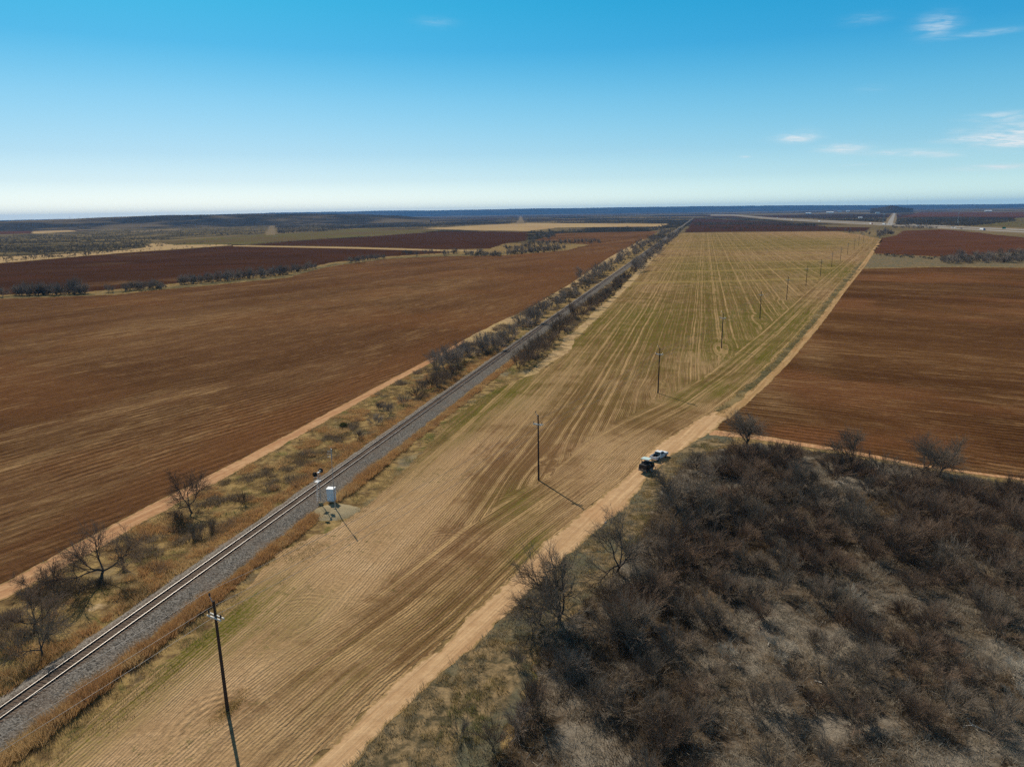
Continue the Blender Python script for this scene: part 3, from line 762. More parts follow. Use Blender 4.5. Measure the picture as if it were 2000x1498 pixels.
def make_tree(seed, H=5.5, spread=1.0, limbs=4, tr=.011):
    rng = np.random.default_rng(seed); S = []; T = []
    lean = np.array([rng.normal() * .25, rng.normal() * .25, 1.0])
    tp = limb(S, np.zeros(3), unit(lean), H * .2, .17, .13, 3, rng, .16)
    p, d, r = tp[-1]
    for i in range(limbs):
        az = 2 * math.pi * (i + rng.uniform(-.25, .25)) / limbs
        ln = rng.uniform(.45, 1.0) * spread
        dd = np.array([math.sin(ln) * math.cos(az), math.sin(ln) * math.sin(az), math.cos(ln)])
        lp = limb(S, p, dd, H * rng.uniform(.55, .75), .10, .035, 6, rng, .22, .05)
        for j, (q, qd, qr) in enumerate(lp[1:]):
            for _ in range(2 if j else 1):
                bp = limb(S, q, side(qd, rng.uniform(.35, .9), rng), H * rng.uniform(.22, .40), qr * .6, .016, 4, rng, .25, .07)
                for e, ed, er in bp:
                    for _ in range(3):
                        cp = limb(T, e, side(ed, rng.uniform(.3, .9), rng), H * rng.uniform(.12, .24), .013, .009, 3, rng, .18, .07)
                        for g_, gd, gr in cp:
                            for _ in range(2):
                                limb(T, g_, side(gd, rng.uniform(.2, .7), rng), H * rng.uniform(.07, .17), tr, tr * .5, 2, rng, .15, .06)
    return S, T

def mesh_only(name, segs, k, mat):
    V, F = tubes(segs, k)
    o = mk(name, V, F, mat); me = o.data; bpy.data.objects.remove(o); return me

SHRUB = []
for i in range(8):
    S, T = make_shrub(100 + i, H=2.9 + .35 * (i % 3), stems=10 + (i % 4) * 2)
    ms = mesh_only('stems', S, 4, M['bark'])
    variants = {}
    for key in ('twig_red', 'twig_grey', 'twig_pale', 'twig_far'):
        if key == 'twig_red': V, Fq = tubes(T, 3)
        o = mk('twigs', V, Fq, M[key]); variants[key] = o.data; bpy.data.objects.remove(o)
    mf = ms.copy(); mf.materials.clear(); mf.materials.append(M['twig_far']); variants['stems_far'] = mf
    SHRUB.append((ms, variants))
TREE = []
for i in range(6):
    S, T = make_tree(200 + i, 5.6, 1.2 if i % 2 else 1.35, 4 + i % 2)
    ms = mesh_only('trunk', S, 5, M['bark']); V, Fq = tubes(T, 3)
    vr = {}
    for key in ('twig_red', 'twig_grey', 'twig_far'):
        o = mk('crown', V, Fq, M[key]); vr[key] = o.data; bpy.data.objects.remove(o)
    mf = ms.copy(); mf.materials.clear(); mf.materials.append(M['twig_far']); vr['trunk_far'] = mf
    TREE.append((ms, vr))

def _plant(kind, parts, loc, sc, rz, label, cat, group, sz=1.0):
    e = empty(kind, loc, rz); e.scale = (sc, sc, sc * sz); tag(e, label, cat, group)
    for nm, me in parts:
        c = bpy.data.objects.new(nm, me); COL.objects.link(c); c.parent = e
    return e

def shrub(loc, sc, key, label, group, kind='bare_shrub', sz=1.0, i=None):
    ms, vr = SHRUB[random.randrange(8) if i is None else i]
    return _plant(kind, [('stems', vr['stems_far'] if key in ('twig_far', 'twig_grey', 'twig_pale') else ms), ('twigs', vr[key])], loc, sc, random.uniform(0, 6.28), label, 'shrub' if 'shrub' in kind else 'tree', group, sz)

def tree(loc, sc, key, label, group, i=None, sz=1.0, rz=None):
    ms, vr = TREE[random.randrange(6) if i is None else i]
    return _plant('bare_tree', [('trunk', vr['trunk_far'] if key == 'twig_far' else ms), ('crown', vr[key])], loc, sc, random.uniform(0, 6.28) if rz is None else rz, label, 'tree', group, sz)

def blades(C, rad, h, n, w=.035, lean=.5, zscale=None, sag=0):
    """grass: n blades per clump centre, each one thin triangle"""
    C = np.asarray(C, float); N = len(C)
    rad = np.broadcast_to(rad, N); h = np.broadcast_to(h, N)
    az = RNG.uniform(0, 2 * np.pi, (N, n)); rr = np.sqrt(RNG.uniform(0, 1, (N, n))) * rad[:, None]
    bx = C[:, 0:1] + rr * np.cos(az); by = C[:, 1:2] + rr * np.sin(az)
    zz = np.broadcast_to(C[:, 2:3] if C.shape[1] > 2 else 0.0, (N, n))
    hh = h[:, None] * RNG.uniform(.45, 1.0, (N, n)); ln = lean * (rr / np.maximum(rad[:, None], 1e-3)) * hh + RNG.normal(size=(N, n)) * .12 * hh
    az2 = az + RNG.normal(size=(N, n)) * .4
    tx = bx + ln * np.cos(az2); ty = by + ln * np.sin(az2); tz = zz + hh
    wa = RNG.uniform(0, np.pi, (N, n)); ww = w * RNG.uniform(.6, 1.4, (N, n))
    V = np.stack([np.stack([bx - ww * np.cos(wa), by - ww * np.sin(wa), zz - .03], -1), np.stack([bx + ww * np.cos(wa), by + ww * np.sin(wa), zz - .03], -1), np.stack([tx, ty, tz], -1)], 2)
    return V.reshape(-1, 3)

def blade_obj(name, Vs, mat, kind='stuff'):
    V = np.concatenate(Vs); F = np.arange(len(V)).reshape(-1, 3)
    return tag(mk(name, V, F, mat), kind=kind)

def in_poly(Q, poly):
    c = np.zeros(len(Q), bool); P = np.array(poly)
    for a, b in zip(P, np.roll(P, 1, 0)):
        cond = (a[1] > Q[:, 1]) != (b[1] > Q[:, 1])
        with np.errstate(divide='ignore', invalid='ignore'):
            c ^= cond & (Q[:, 0] < (b[0] - a[0]) * (Q[:, 1] - a[1]) / (b[1] - a[1]) + a[0])
    return c

def scatter(px_poly, spacing, jit=.9):
    P = np.array([at(*p)[:2] for p in px_poly]); lo, hi = P.min(0), P.max(0)
    gx, gy = np.meshgrid(np.arange(lo[0], hi[0], spacing), np.arange(lo[1], hi[1], spacing))
    Q = np.stack([gx.ravel(), gy.ravel()], 1) + RNG.uniform(-.5, .5, (gx.size, 2)) * spacing * jit
    return Q[in_poly(Q, P)]

def gnoise(Q, sc, seed):
    """smooth value noise 0..1"""
    r = np.random.default_rng(seed); T = r.uniform(0, 1, (64, 64)); p = np.asarray(Q)[:, :2] / sc
    i = np.floor(p).astype(int); f = p - i; f = f * f * (3 - 2 * f)
    a = T[i[:, 0] % 64, i[:, 1] % 64]; b = T[(i[:, 0] + 1) % 64, i[:, 1] % 64]; c = T[i[:, 0] % 64, (i[:, 1] + 1) % 64]; d = T[(i[:, 0] + 1) % 64, (i[:, 1] + 1) % 64]
    return (a * (1 - f[:, 0]) + b * f[:, 0]) * (1 - f[:, 1]) + (c * (1 - f[:, 0]) + d * f[:, 0]) * f[:, 1]

ORD = ['first', 'second', 'third', 'fourth', 'fifth', 'sixth', 'seventh', 'eighth', 'ninth', 'tenth', 'eleventh', 'twelfth', 'thirteenth', 'fourteenth', 'fifteenth', 'sixteenth', 'seventeenth', 'eighteenth', 'nineteenth', 'twentieth']
def ordw(i):
    """ordinal word for a zero-based place"""
    if i < 20: return ORD[i]
    tens = {2: 'twenty', 3: 'thirty', 4: 'forty', 5: 'fifty', 6: 'sixty', 7: 'seventy', 8: 'eighty'}
    n = i + 1; t, u = divmod(n, 10)
    return tens[t][:-1] + 'ieth' if u == 0 else tens[t] + '-' + ORD[u - 1]

# ------------------------------------------------------------------ thicket of bare shrubs
SHR = [(1400, 905), (1470, 884), (1545, 892), (1632, 906), (1690, 915), (1795, 936), (1890, 951), (1990, 966), (2300, 1000), (2600, 1300), (2400, 1900), (900, 1900), (1010, 1540), (1080, 1400), (1092, 1325), (1180, 1235), (1245, 1155), (1305, 1075), (1352, 995)]
Q = scatter(SHR, 3.1)
pp = proj(np.c_[Q, np.full(len(Q), 1.0)])
Q = Q[(pp[:, 0] < 2060) & (pp[:, 1] < 1580)]
def bare(Q):
    pp = proj(np.c_[Q, np.zeros(len(Q))]); b = np.zeros(len(Q), bool)
    for cx, cy, rx, ry in [(1555, 1215, 48, 62), (1475, 1325, 55, 40), (1655, 955, 36, 26), (1720, 1125, 40, 30), (1600, 930, 22, 18), (1440, 1440, 60, 40), (1760, 1310, 40, 26), (1130, 1420, 50, 50), (1080, 1330, 24, 24), (1880, 1250, 40, 26), (1690, 1450, 36, 24), (1090, 1480, 60, 40)]:
        b |= ((pp[:, 0] - cx) / rx) ** 2 + ((pp[:, 1] - cy) / ry) ** 2 < 1
    return b
Q = Q[~bare(Q)]
pp = proj(np.c_[Q, np.zeros(len(Q))])
nz = gnoise(Q, 9.0, 3); nz2 = gnoise(Q + 100, 5.0, 4)
if len(Q) > 288:
    keep = np.sort(np.argsort(RNG.uniform(0, 1, len(Q)) + .3 * (pp[:, 0] > 1990) + .3 * (pp[:, 1] > 1500))[:288])
    Q, pp, nz, nz2 = Q[keep], pp[keep], nz[keep], nz2[keep]
print('thicket shrubs', len(Q))
rowid = np.floor((pp[:, 1].max() - pp[:, 1]) / ((pp[:, 1].max() - pp[:, 1].min()) / 15.99)).astype(int)
for rr in range(16):
    ids = np.where(rowid == rr)[0]; ids = ids[np.argsort(pp[ids, 0])]
    for k, i in enumerate(ids):
        top = 1.0 - (pp[i, 1] - 870) / 630
        dark = pp[i, 1] < 1130 or pp[i, 0] < 1330
        if nz[i] > .70 and not dark: key, cn = 'twig_pale', 'pale grey dead'
        elif nz[i] > .56 or (not dark and nz2[i] > .55): key, cn = 'twig_grey', 'grey brown leafless'
        else: key, cn = 'twig_red', 'reddish brown leafless'
        sc = random.uniform(.75, 1.2) * (1.18 if dark else .90)
        if nz[i] > .70 and not dark: sc *= .75
        lab = f'{cn} shrub, {ordw(k)} from left in {ordw(rr)} thicket row from camera'
        shrub((Q[i, 0], Q[i, 1], 0), sc, key, lab, 'bare shrubs packed in the thicket', i=int(RNG.integers(8)), sz=random.uniform(.68, .98))

# undergrowth of the thicket: dead grass and brushwood nobody could count
Qu = scatter(THICK, 1.0); pu = proj(np.c_[Qu, np.zeros(len(Qu))]); Qu = Qu[(pu[:, 0] < 2150) & (pu[:, 1] < 1620)]
m_ = gnoise(Qu, 4.0, 8) > .18
pq = proj(np.c_[Qu, np.zeros(len(Qu))]); lower = np.clip((pq[:, 1] - 1020) / 200, 0, 1) * np.clip((pq[:, 0] - 1300) / 150, 0, 1)
pale_ = bare(Qu) | (gnoise(Qu, 6.0, 9) + .42 * lower > .62)
m1, m2 = m_ & ~pale_, pale_ & (gnoise(Qu, 2.0, 10) > .3)
blade_obj('thicket_undergrowth', [blades(np.c_[Qu[m1], np.zeros(m1.sum())], .6, .95, 34, .030, .9)], M['brown_litter'])
blade_obj('pale_dead_grass', [blades(np.c_[Qu[m2], np.zeros(m2.sum())], .55, .8, 34, .030, 1.3)], M['straw'])
n = 22000
ii = RNG.integers(0, len(Qu), n); b0 = np.c_[Qu[ii] + RNG.normal(size=(n, 2)) * .5, RNG.uniform(0, .4, n)]
dv = RNG.normal(size=(n, 3)) * np.array([.5, .5, .18]) + np.array([0, 0, .16])
S = np.c_[b0, b0 + dv, np.full(n, .014), np.full(n, .007)]
Vt, Ft = tubes(S[:15000], 3); tag(mk('brushwood', Vt, Ft, M['twig_grey']), kind='stuff')
S = S[15000:]; S[:, 6:] *= 1.5; Vt, Ft = tubes(S, 3); tag(mk('bleached_brushwood', Vt, Ft, M['twig_pale']), kind='stuff')

# fallen bleached branches
for k, (px, py, L, a, lab) in enumerate([
        (1655, 948, 2.6, 2.2, 'bleached fallen branch lying in the grassy gap at the top of the thicket'),
        (1622, 1030, 1.8, .4, 'bleached fallen branch in the middle of the upper thicket'),
        (1500, 1262, 2.2, 1.0, 'bleached dead branch beside the pale bare patch in the thicket'),
        (1605, 1335, 2.6, 2.5, 'pale dead log lying below the pale bare patch of the thicket'),
        (1830, 1190, 1.8, .7, 'short bleached branch on the ground at the right of the thicket'),
        (1712, 917, 1.2, .2, 'small bleached branch near the ploughed field edge right of the thicket gap'),
        (1282, 1063, 1.2, 2.9, 'small bleached stick by the sandy patch under the roadside trees'),
        (1930, 1430, 2.2, 2.4, 'bleached dead branch at the lower right of the thicket')]):
    rng = np.random.default_rng(900 + k); S = []
    d = np.array([math.cos(a), math.sin(a), .12])
    pts = limb(S, np.zeros(3), d, L, .075, .03, 5, rng, .22)
    for q, qd, qr in pts[1:4]: limb(S, q, side(qd, .7, rng), L * .4, .035, .014, 3, rng, .3, .1)
    Vt, Ft = tubes(S, 5); o = mk('fallen_branch', Vt + [0, 0, .12], Ft, M['deadwood']); o.location = at(px, py)
    tag(o, lab, 'branch', 'fallen branches in the thicket')

# ------------------------------------------------------------------ trees and bushes beside the dirt road
GT = 'bare trees along the thicket edge'
for px, py, sc, i, key, lab in [
        (1458, 878, 1.4, 1, 'twig_grey', 'crooked dark tree at the top left corner of the thicket by the ploughed field'),
        (1662, 908, 1.1, 3, 'twig_grey', 'small pale twigged tree standing at the ploughed field edge above the grassy gap'),
        (1800, 932, 1.25, 0, 'twig_grey', 'left one of two wide bare trees on the ploughed field edge'),
        (1832, 930, 1.3, 4, 'twig_grey', 'right one of two wide bare trees on the ploughed field edge'),
        (1318, 1010, 1.45, 2, 'twig_grey', 'large spreading bare tree just below the trailer beside the dirt road'),
        (1362, 918, .62, 5, 'twig_grey', 'small thin tree between the pickup and the thicket'),
        (1205, 1118, 1.3, 5, 'twig_grey', 'spreading bare tree beside a sandy patch midway along the dirt road'),
        (1092, 1218, 1.45, 3, 'twig_grey', 'tall upright bare tree, right one of a pair by the dirt road'),
        (1052, 1218, 1.05, 1, 'twig_grey', 'smaller bare tree, left one of a pair by the dirt road'),
        (1040, 1250, .6, 0, 'twig_grey', 'small leaning tree below the pair by the dirt road')]:
    tree(at(px, py), sc, key, lab, GT, i)
GB = 'bushes on the weedy margin of the dirt road'
for px, py, sc, key, lab in [
        (1042, 1400, 1.0, 'twig_red', 'large dense dark brown bush alone on the margin at the bottom centre'),
        (962, 1462, .9, 'twig_red', 'dense dark bush at the bottom edge left of the large one'),
        (1010, 1425, .8, 'twig_far', 'dark greenish bush between the two dense bushes at the bottom'),
        (1112, 1318, .8, 'twig_far', 'dark bush under the upright roadside trees'),
        (1085, 1300, .7, 'twig_red', 'reddish bush at the foot of the pair of roadside trees'),
        (1275, 1040, .6, 'twig_grey', 'grey bush at the foot of the large spreading tree'),
        (1240, 1140, .6, 'twig_grey', 'grey bush right of the sandy patch by the road'),
        (1180, 1170, .7, 'twig_grey', 'low grey bush above the pair of roadside trees'),
        (1380, 935, .8, 'twig_far', 'dark bush beside the small thin tree near the pickup'),
        (1010, 1300, .5, 'twig_grey', 'low grey bush on the weedy margin left of the thicket'),
        (900, 1440, .5, 'twig_grey', 'low grey bush on the weedy margin nearest the dirt road'),
        (1140, 1190, .6, 'twig_grey', 'low grey bush just right of the pair of roadside trees')]:
    shrub(at(px, py), sc, key, lab, GB)

# weeds on the margin right of the road
WM = [(580, 1600), (676, 1498), (812, 1354), (967, 1226), (1134, 1062), (1228, 985), (1268, 938), (1318, 888), (1385, 855), (1400, 856), (1470, 862), (1400, 885), (1345, 898), (1300, 960), (1265, 1025), (1205, 1115), (1145, 1195), (1065, 1255), (1030, 1370), (970, 1498), (900, 1600)]
Qm = scatter(WM, .8); a_ = gnoise(Qm, 3.0, 21); b_ = gnoise(Qm, 2.2, 22)
s1 = (a_ > .38) & (b_ < .55); s2 = (b_ >= .70)
blade_obj('margin_weeds', [blades(np.c_[Qm[s1], np.zeros(s1.sum())], .5, .65, 34, .026, .9)], M['greyweed'])
blade_obj('margin_dry_grass', [blades(np.c_[Qm[s2], np.zeros(s2.sum())], .42, .60, 34, .026, .7)], M['dry_grass'])

# ------------------------------------------------------------------ verges of the railway
def uvscatter(u0, u1, v0, v1, sp):
    gu, gv = np.meshgrid(np.arange(u0, u1, sp), np.arange(v0, v1, sp))
    gu = gu.ravel() + RNG.uniform(-.5, .5, gu.size) * sp; gv = gv.ravel() + RNG.uniform(-.5, .5, gv.size) * sp
    return RO + gu[:, None] * RN + gv[:, None] * RD, gu, gv
Ql, gu, gv = uvscatter(-21.0, -3.6, -40, 210, .75)
a_ = gnoise(Ql, 4.5, 31); b_ = gnoise(Ql, 2.5, 32)
s1 = (a_ > .30) & (b_ > .28)
blade_obj('verge_grass', [blades(np.c_[Ql[s1], np.zeros(s1.sum())], .48, .38, 18, .026, .8)], M['dry_grass'])
near = np.exp(-((gu + 4.8) / 1.5) ** 2); s2 = (gnoise(Ql, 3.0, 33) + .75 * near > .70) & (RNG.uniform(0, 1, len(Ql)) < .8)
hh = (.5 + .55 * gnoise(Ql, 2.0, 34)) * (1 - .3 * (gv > 110))
weedsV = [blades(np.c_[Ql[s2], np.zeros(s2.sum())], .55, hh[s2] * 1.15, 46, .024, .75)]
s5 = (gnoise(Ql, 5.0, 41) * .7 + gnoise(Ql, 1.6, 42) * .45 > .74) & (gu < -5.5)
blade_obj('verge_brush', [blades(np.c_[Ql[s5], np.zeros(s5.sum())], .6, .95, 44, .022, .9)], M['brown_litter'])
Qr, gu, gv = uvscatter(4.0, 8.4, -42, 205, .55)
prof_ = np.exp(-((gu - 5.7) / 1.35) ** 2)
s3 = (prof_ * (.55 + .9 * gnoise(Qr, 3.2, 35)) > .50)
hr = (.65 + .9 * gnoise(Qr, 2.6, 36)) * (1 - .35 * (gv > 80)) * np.where(gv < 9, 1.45, 1.0)
pd = np.hypot(Qr[:, 0] - at(655, 995)[0], Qr[:, 1] - at(655, 995)[1]); s3 &= pd > 3.6
weedsV.append(blades(np.c_[Qr[s3], np.zeros(s3.sum())], .48, hr[s3], 60, .026, .7))
blade_obj('tall_dry_weeds', weedsV, M['weeds'])
Qg, gu, gv = uvscatter(8.2, 12.5, -42, 200, .7)
s4 = gnoise(Qg, 3.5, 37) > .42
s4 &= np.hypot(Qg[:, 0] - at(655, 995)[0], Qg[:, 1] - at(655, 995)[1]) > 3.6
blade_obj('field_edge_grass', [blades(np.c_[Qg[s4], np.zeros(s4.sum())], .45, .36, 16, .024, .8)], M['dry_grass'])
pb = POLES[0][:2] + np.stack([RNG.normal(size=60) * .35, RNG.normal(size=60) * 1.3 + .4], 1) @ np.array([RN, RD])
M['yellow'] = mat_blade('yellow_straw', (.50, .37, .15), (.44, .31, .13), (.40, .28, .12))
blade_obj('pole_base_grass', [blades(np.c_[pb, np.zeros(60)], .35, .35, 22, .022, 1.2)], M['yellow'])
# ditch weeds along the far road
Qd = scatter([(1395, 806), (1480, 738), (1560, 656), (1635, 563), (1692, 513), (1648, 565), (1588, 640), (1516, 722), (1440, 786), (1405, 812)], 1.1)
kd = gnoise(Qd, 6.0, 51) > .35
blade_obj('ditch_weeds', [blades(np.c_[Qd[kd], np.zeros(kd.sum())], .6, .6, 16, .04, .7)], M['dry_grass'])


GV_ = 'bare trees and bushes on the left verge of the railway'
for px, py, sc, i, key, lab in [
        (375, 1002, 1.15, 4, 'twig_red', 'bare tree on the left verge beside the sandy path, nearest the signal mast'),
        (196, 1136, 1.4, 2, 'twig_red', 'larger bare tree in the middle of the near left verge'),
        (112, 1150, .62, 5, 'twig_red', 'small bare tree between a pale patch and the sandy path at far left'),
        (68, 1225, .9, 2, 'twig_red', 'thin small tree on the left verge near the left edge'),
        (84, 1284, .85, 4, 'twig_grey', 'thin grey tree close to the ballast at lower left'),
        (60, 1158, .5, 0, 'twig_red', 'tiny bare tree beside the sandy path at the far left edge')]:
    tree(at(px, py), sc, key, lab, GV_, i)
for px, py, sc, key, lab in [
        (475, 984, .62, 'twig_red', 'brown bush in the middle of the left verge below the signal mast'),
        (415, 1036, .55, 'twig_red', 'brown bush right of the nearest verge tree'),
        (380, 1052, .7, 'twig_grey', 'greyish bush below the nearest verge tree'),
        (345, 1018, .5, 'twig_red', 'low reddish bush left of the nearest verge tree'),
        (240, 1110, .5, 'twig_red', 'low bush right of the larger verge tree'),
        (735, 830, .85, 'twig_far', 'dark bush, nearest of three by the ballast beyond the signal'),
        (762, 808, .9, 'twig_far', 'dark bush, middle of three by the ballast beyond the signal'),
        (790, 790, .8, 'twig_far', 'dark bush, farthest of three by the ballast beyond the signal'),
        (700, 858, .6, 'twig_red', 'small brown bush just beyond the antenna mast'),
        (740, 800, .5, 'twig_grey', 'small grey bush in the pale verge grass')]:
    shrub(at(px, py), sc, key, lab, GV_)
# one round evergreen bush
e = empty('evergreen_bush', at(671, 836)); tag(e, 'small round dark green bush in the yellow verge grass by the sandy path', 'bush')
rng = np.random.default_rng(5); n = 900
d = rng.normal(size=(n, 3)); d /= np.linalg.norm(d, axis=1)[:, None]; c = d * (.55 + .45 * rng.uniform(0, 1, (n, 1))) * np.array([1.0, 1.0, .75]) + [0, 0, .7]
t1, t2 = rng.normal(size=(n, 3)) * .10, rng.normal(size=(n, 3)) * .10
mk('foliage', np.stack([c, c + t1, c + t2], 1).reshape(-1, 3), np.arange(n * 3).reshape(-1, 3), M['green'], e)
S = []; [limb(S, np.zeros(3), unit(rng.normal(size=3) * .6 + [0, 0, 1]), 1.0, .03, .01, 3, rng) for _ in range(6)]
Vt, Ft = tubes(S, 4); mk('stem', Vt, Ft, M['bark'], e)

# rows of bare trees on both sides of the far railway
def row(pts, group, text, key='twig_far', s=(0.8, 1.15), shrubs=.6, jit=0.0):
    pts = sorted(pts, key=lambda p: np.linalg.norm(at(*p)))
    for k, (px, py) in enumerate(pts):
        p = at(px, py); p[:2] += RNG.normal(size=2) * jit
        f = random.uniform(*s); lab = text.format(ordw(k))
        if random.random() < shrubs: shrub(p, f * 1.45, key, lab, group, 'bare_tree', random.uniform(.9, 1.2))
        else: tree(p, f, key, lab, group)
left_band = [(815, 777), (828, 768), (840, 762), (853, 755), (866, 748), (880, 740), (893, 731)]
for k, (px, py) in enumerate(left_band):
    shrub(at(px, py), 1.0, 'twig_red', f'thin upright shrub, {ordw(k)} from near end of the dense brown band left of track', 'dense band of upright shrubs left of the track', sz=1.1)
L1 = [(852, 727), (868, 722), (880, 716), (893, 712), (906, 704), (905, 692), (920, 696), (935, 690), (942, 684), (950, 690), (962, 680), (972, 688), (978, 672), (990, 667), (1002, 660), (1022, 640), (1032, 632), (1044, 634), (1058, 618), (1062, 610), (1076, 604), (1090, 600), (1102, 588), (1118, 580)]
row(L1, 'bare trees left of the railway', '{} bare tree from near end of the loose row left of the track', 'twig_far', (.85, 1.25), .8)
L2 = []
for t in np.linspace(0, 1, 34):
    v = 470 + (1650 - 470) * t ** 1.3
    c = xy(-9 - RNG.uniform(0, 9), v); L2.append(tuple(proj([c[0], c[1], 0])))
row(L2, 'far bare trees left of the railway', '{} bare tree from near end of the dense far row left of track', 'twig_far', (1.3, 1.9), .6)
R1 = [(1012, 720), (1022, 714), (1032, 708), (1043, 702), (1050, 694), (1060, 688), (1070, 678), (1082, 670), (1090, 660), (1104, 648), (1122, 623), (1136, 620), (1150, 604), (1166, 599), (1178, 588), (1190, 581), (1200, 566), (1210, 560), (1222, 548), (1238, 535)]
row(R1, 'bare trees right of the railway', '{} bare tree from near end of the row right of the track', 'twig_red', (.95, 1.35), .8)
R2 = []
for t in np.linspace(0, 1, 30):
    v = 560 + (1700 - 560) * t ** 1.3
    c = xy(8 + RNG.uniform(0, 9), v); R2.append(tuple(proj([c[0], c[1], 0])))
row(R2, 'far bare trees right of the railway', '{} bare tree from near end of the dense far row right of track', 'twig_far', (1.2, 1.8), .6)

# hedgerow clumps between the ploughed fields
def clump(x0, y0, x1, y1, n, group, text, s=(1.0, 1.4), dy=1.5, key='twig_far'):
    pts = []
    for k in range(n):
        t = (k + RNG.uniform(.2, .8)) / n
        pts.append((x0 + (x1 - x0) * t, y0 + (y1 - y0) * t + RNG.uniform(-dy, dy)))
    pts.sort()
    for k, (px, py) in enumerate(pts):
        lab = text.format(ordw(k)); f = random.uniform(*s); p = at(px, py)
        if random.random() < .85: shrub(p, f * 1.5, key, lab, group, 'bare_tree', random.uniform(1.0, 1.25))
        else: tree(p, f * .8, key, lab, group)
HG = 'bare trees of the hedge between the ploughed fields'
clump(-8, 581, 12, 580, 2, HG, '{} grey bare tree at the left edge of the field hedge')
clump(30, 577, 172, 574, 17, HG, '{} tree from the left in the leftmost big grey clump of the field hedge', (1.15, 1.5))
clump(210, 572, 226, 570, 2, HG, '{} tree of the little pair after the leftmost hedge clump', (.8, 1.0))
clump(240, 569, 320, 563, 9, HG, '{} tree from the left in the second grey clump of the field hedge', (.95, 1.2))
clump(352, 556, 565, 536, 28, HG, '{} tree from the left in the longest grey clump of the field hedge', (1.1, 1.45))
clump(570, 533, 620, 524, 7, HG, '{} tree from the left where the longest hedge clump thins out', (.8, 1.1))
clump(680, 514, 752, 505, 9, HG, '{} tree from the left in the dark clump right of the hedge gap', (.9, 1.2))
clump(785, 499, 850, 497, 5, HG, '{} of the scattered round trees along the hedge', (.9, 1.1), 2)
clump(865, 499, 895, 495, 4, HG, '{} tree of the small clump before the dark hedge end', (.9, 1.2), 2)
clump(908, 499, 978, 500, 10, HG, '{} tree from the left in the dark clump near the hedge end', (1.0, 1.3))
GC = 'dark bare trees in the grove between the far fields'
clump(986, 497, 1105, 488, 16, GC, '{} tree from the left in the nearest arm of the dark grove', (.9, 1.3))
clump(985, 486, 1095, 485, 14, GC, '{} tree from the left in the second arm of the dark grove', (1.0, 1.3))
clump(1032, 478, 1172, 474, 18, GC, '{} tree from the left in the third arm of the dark grove', (1.0, 1.4))
clump(1032, 468, 1085, 462, 12, GC, '{} tree from the left in the neck of the dark grove', (1.1, 1.5), 4)
clump(1030, 455, 1145, 454, 12, GC, '{} tree from the left in the farthest arm of the dark grove', (1.2, 1.6), 2)
clump(1145, 452, 1300, 449, 16, GC, '{} tree from the left in the thin tree line behind the brown field', (1.2, 1.6), 2)
GR = 'dark bare trees on the weedy strip at the right'
clump(1834, 514, 2010, 511, 24, GR, '{} tree from the left in front of the dark clump on the weedy strip', (1.0, 1.35), 2.5)
clump(1850, 507, 2010, 500, 16, GR, '{} tree from the left at the back of the dark clump on the weedy strip', (1.0, 1.3), 2.5)
GF_ = 'bare trees at the far end of the crop field'
clump(1650, 452, 1700, 459, 8, GF_, '{} tree from the left past the far right corner of the crop field', (.8, 1.2), 3)
clump(1712, 462, 1745, 456, 9, GF_, '{} tree from the left in the dark knot where the power line ends', (1.4, 1.9), 4)
clump(1742, 446, 1832, 447, 14, GF_, '{} tree from the left along the near edge of the highway', (1.1, 1.5), 1.5)

# far scrub and woods: masses
def puffs(C, r, h, n):
    C = np.asarray(C); N = len(C); r = np.broadcast_to(r, N)[:, None, None]; h = np.broadcast_to(h, N)[:, None]
    d = RNG.normal(size=(N, n, 3)); d /= np.linalg.norm(d, axis=2, keepdims=True)
    c = d * r * RNG.uniform(.3, 1, (N, n, 1)); c[:, :, 2] = (c[:, :, 2] / r[:, :, 0] * .5 + .55) * h
    c[:, :, 0] += C[:, 0:1]; c[:, :, 1] += C[:, 1:2]
    t1 = RNG.normal(size=(N, n, 3)) * r * .42; t2 = RNG.normal(size=(N, n, 3)) * r * .42
    return np.stack([c, c + t1, c + t2], 2).reshape(-1, 3)
def pxscatter(poly, n, dens=None):
    P = np.array(poly, float); lo, hi = P.min(0), P.max(0); out = []
    while sum(len(o) for o in out) < n:
        q = RNG.uniform(lo, hi, (n * 2, 2)); q = q[in_poly(q, poly)]
        out.append(q)
    q = np.concatenate(out)[:n]
    d = FWD * FL + np.outer(q[:, 0] - 1000, RT) - np.outer(q[:, 1] - 749, UP)
    return (CAM + d * ((0 - CAM_H) / d[:, 2])[:, None])[:, :2]
def mass(name, polys, n, r, h, mat, k=9, thr=None):
    Vs = []
    for poly, cnt in polys:
        G = pxscatter(poly, cnt)
        if thr: G = G[gnoise(G, 60.0, 77) > thr]
        Vs.append(puffs(G, RNG.uniform(*r, len(G)), RNG.uniform(*h, len(G)), k))
    return blade_obj(name, Vs, mat)
M['scrub'] = mat_blade('far_scrub_twigs', (.068, .058, .043), (.092, .079, .058), (.125, .107, .074), .02)
mass('far_scrub', [([(-60, 496), (150, 493), (272, 485), (297, 471), (400, 462), (515, 457), (522, 440), (320, 446), (140, 456), (-60, 464)], 5200),
                   ([(-60, 512), (0, 500), (150, 494), (280, 478), (410, 474), (300, 484), (150, 502)], 260)], 0, (1.5, 2.8), (2.0, 3.6), M['scrub'], 9, .34)
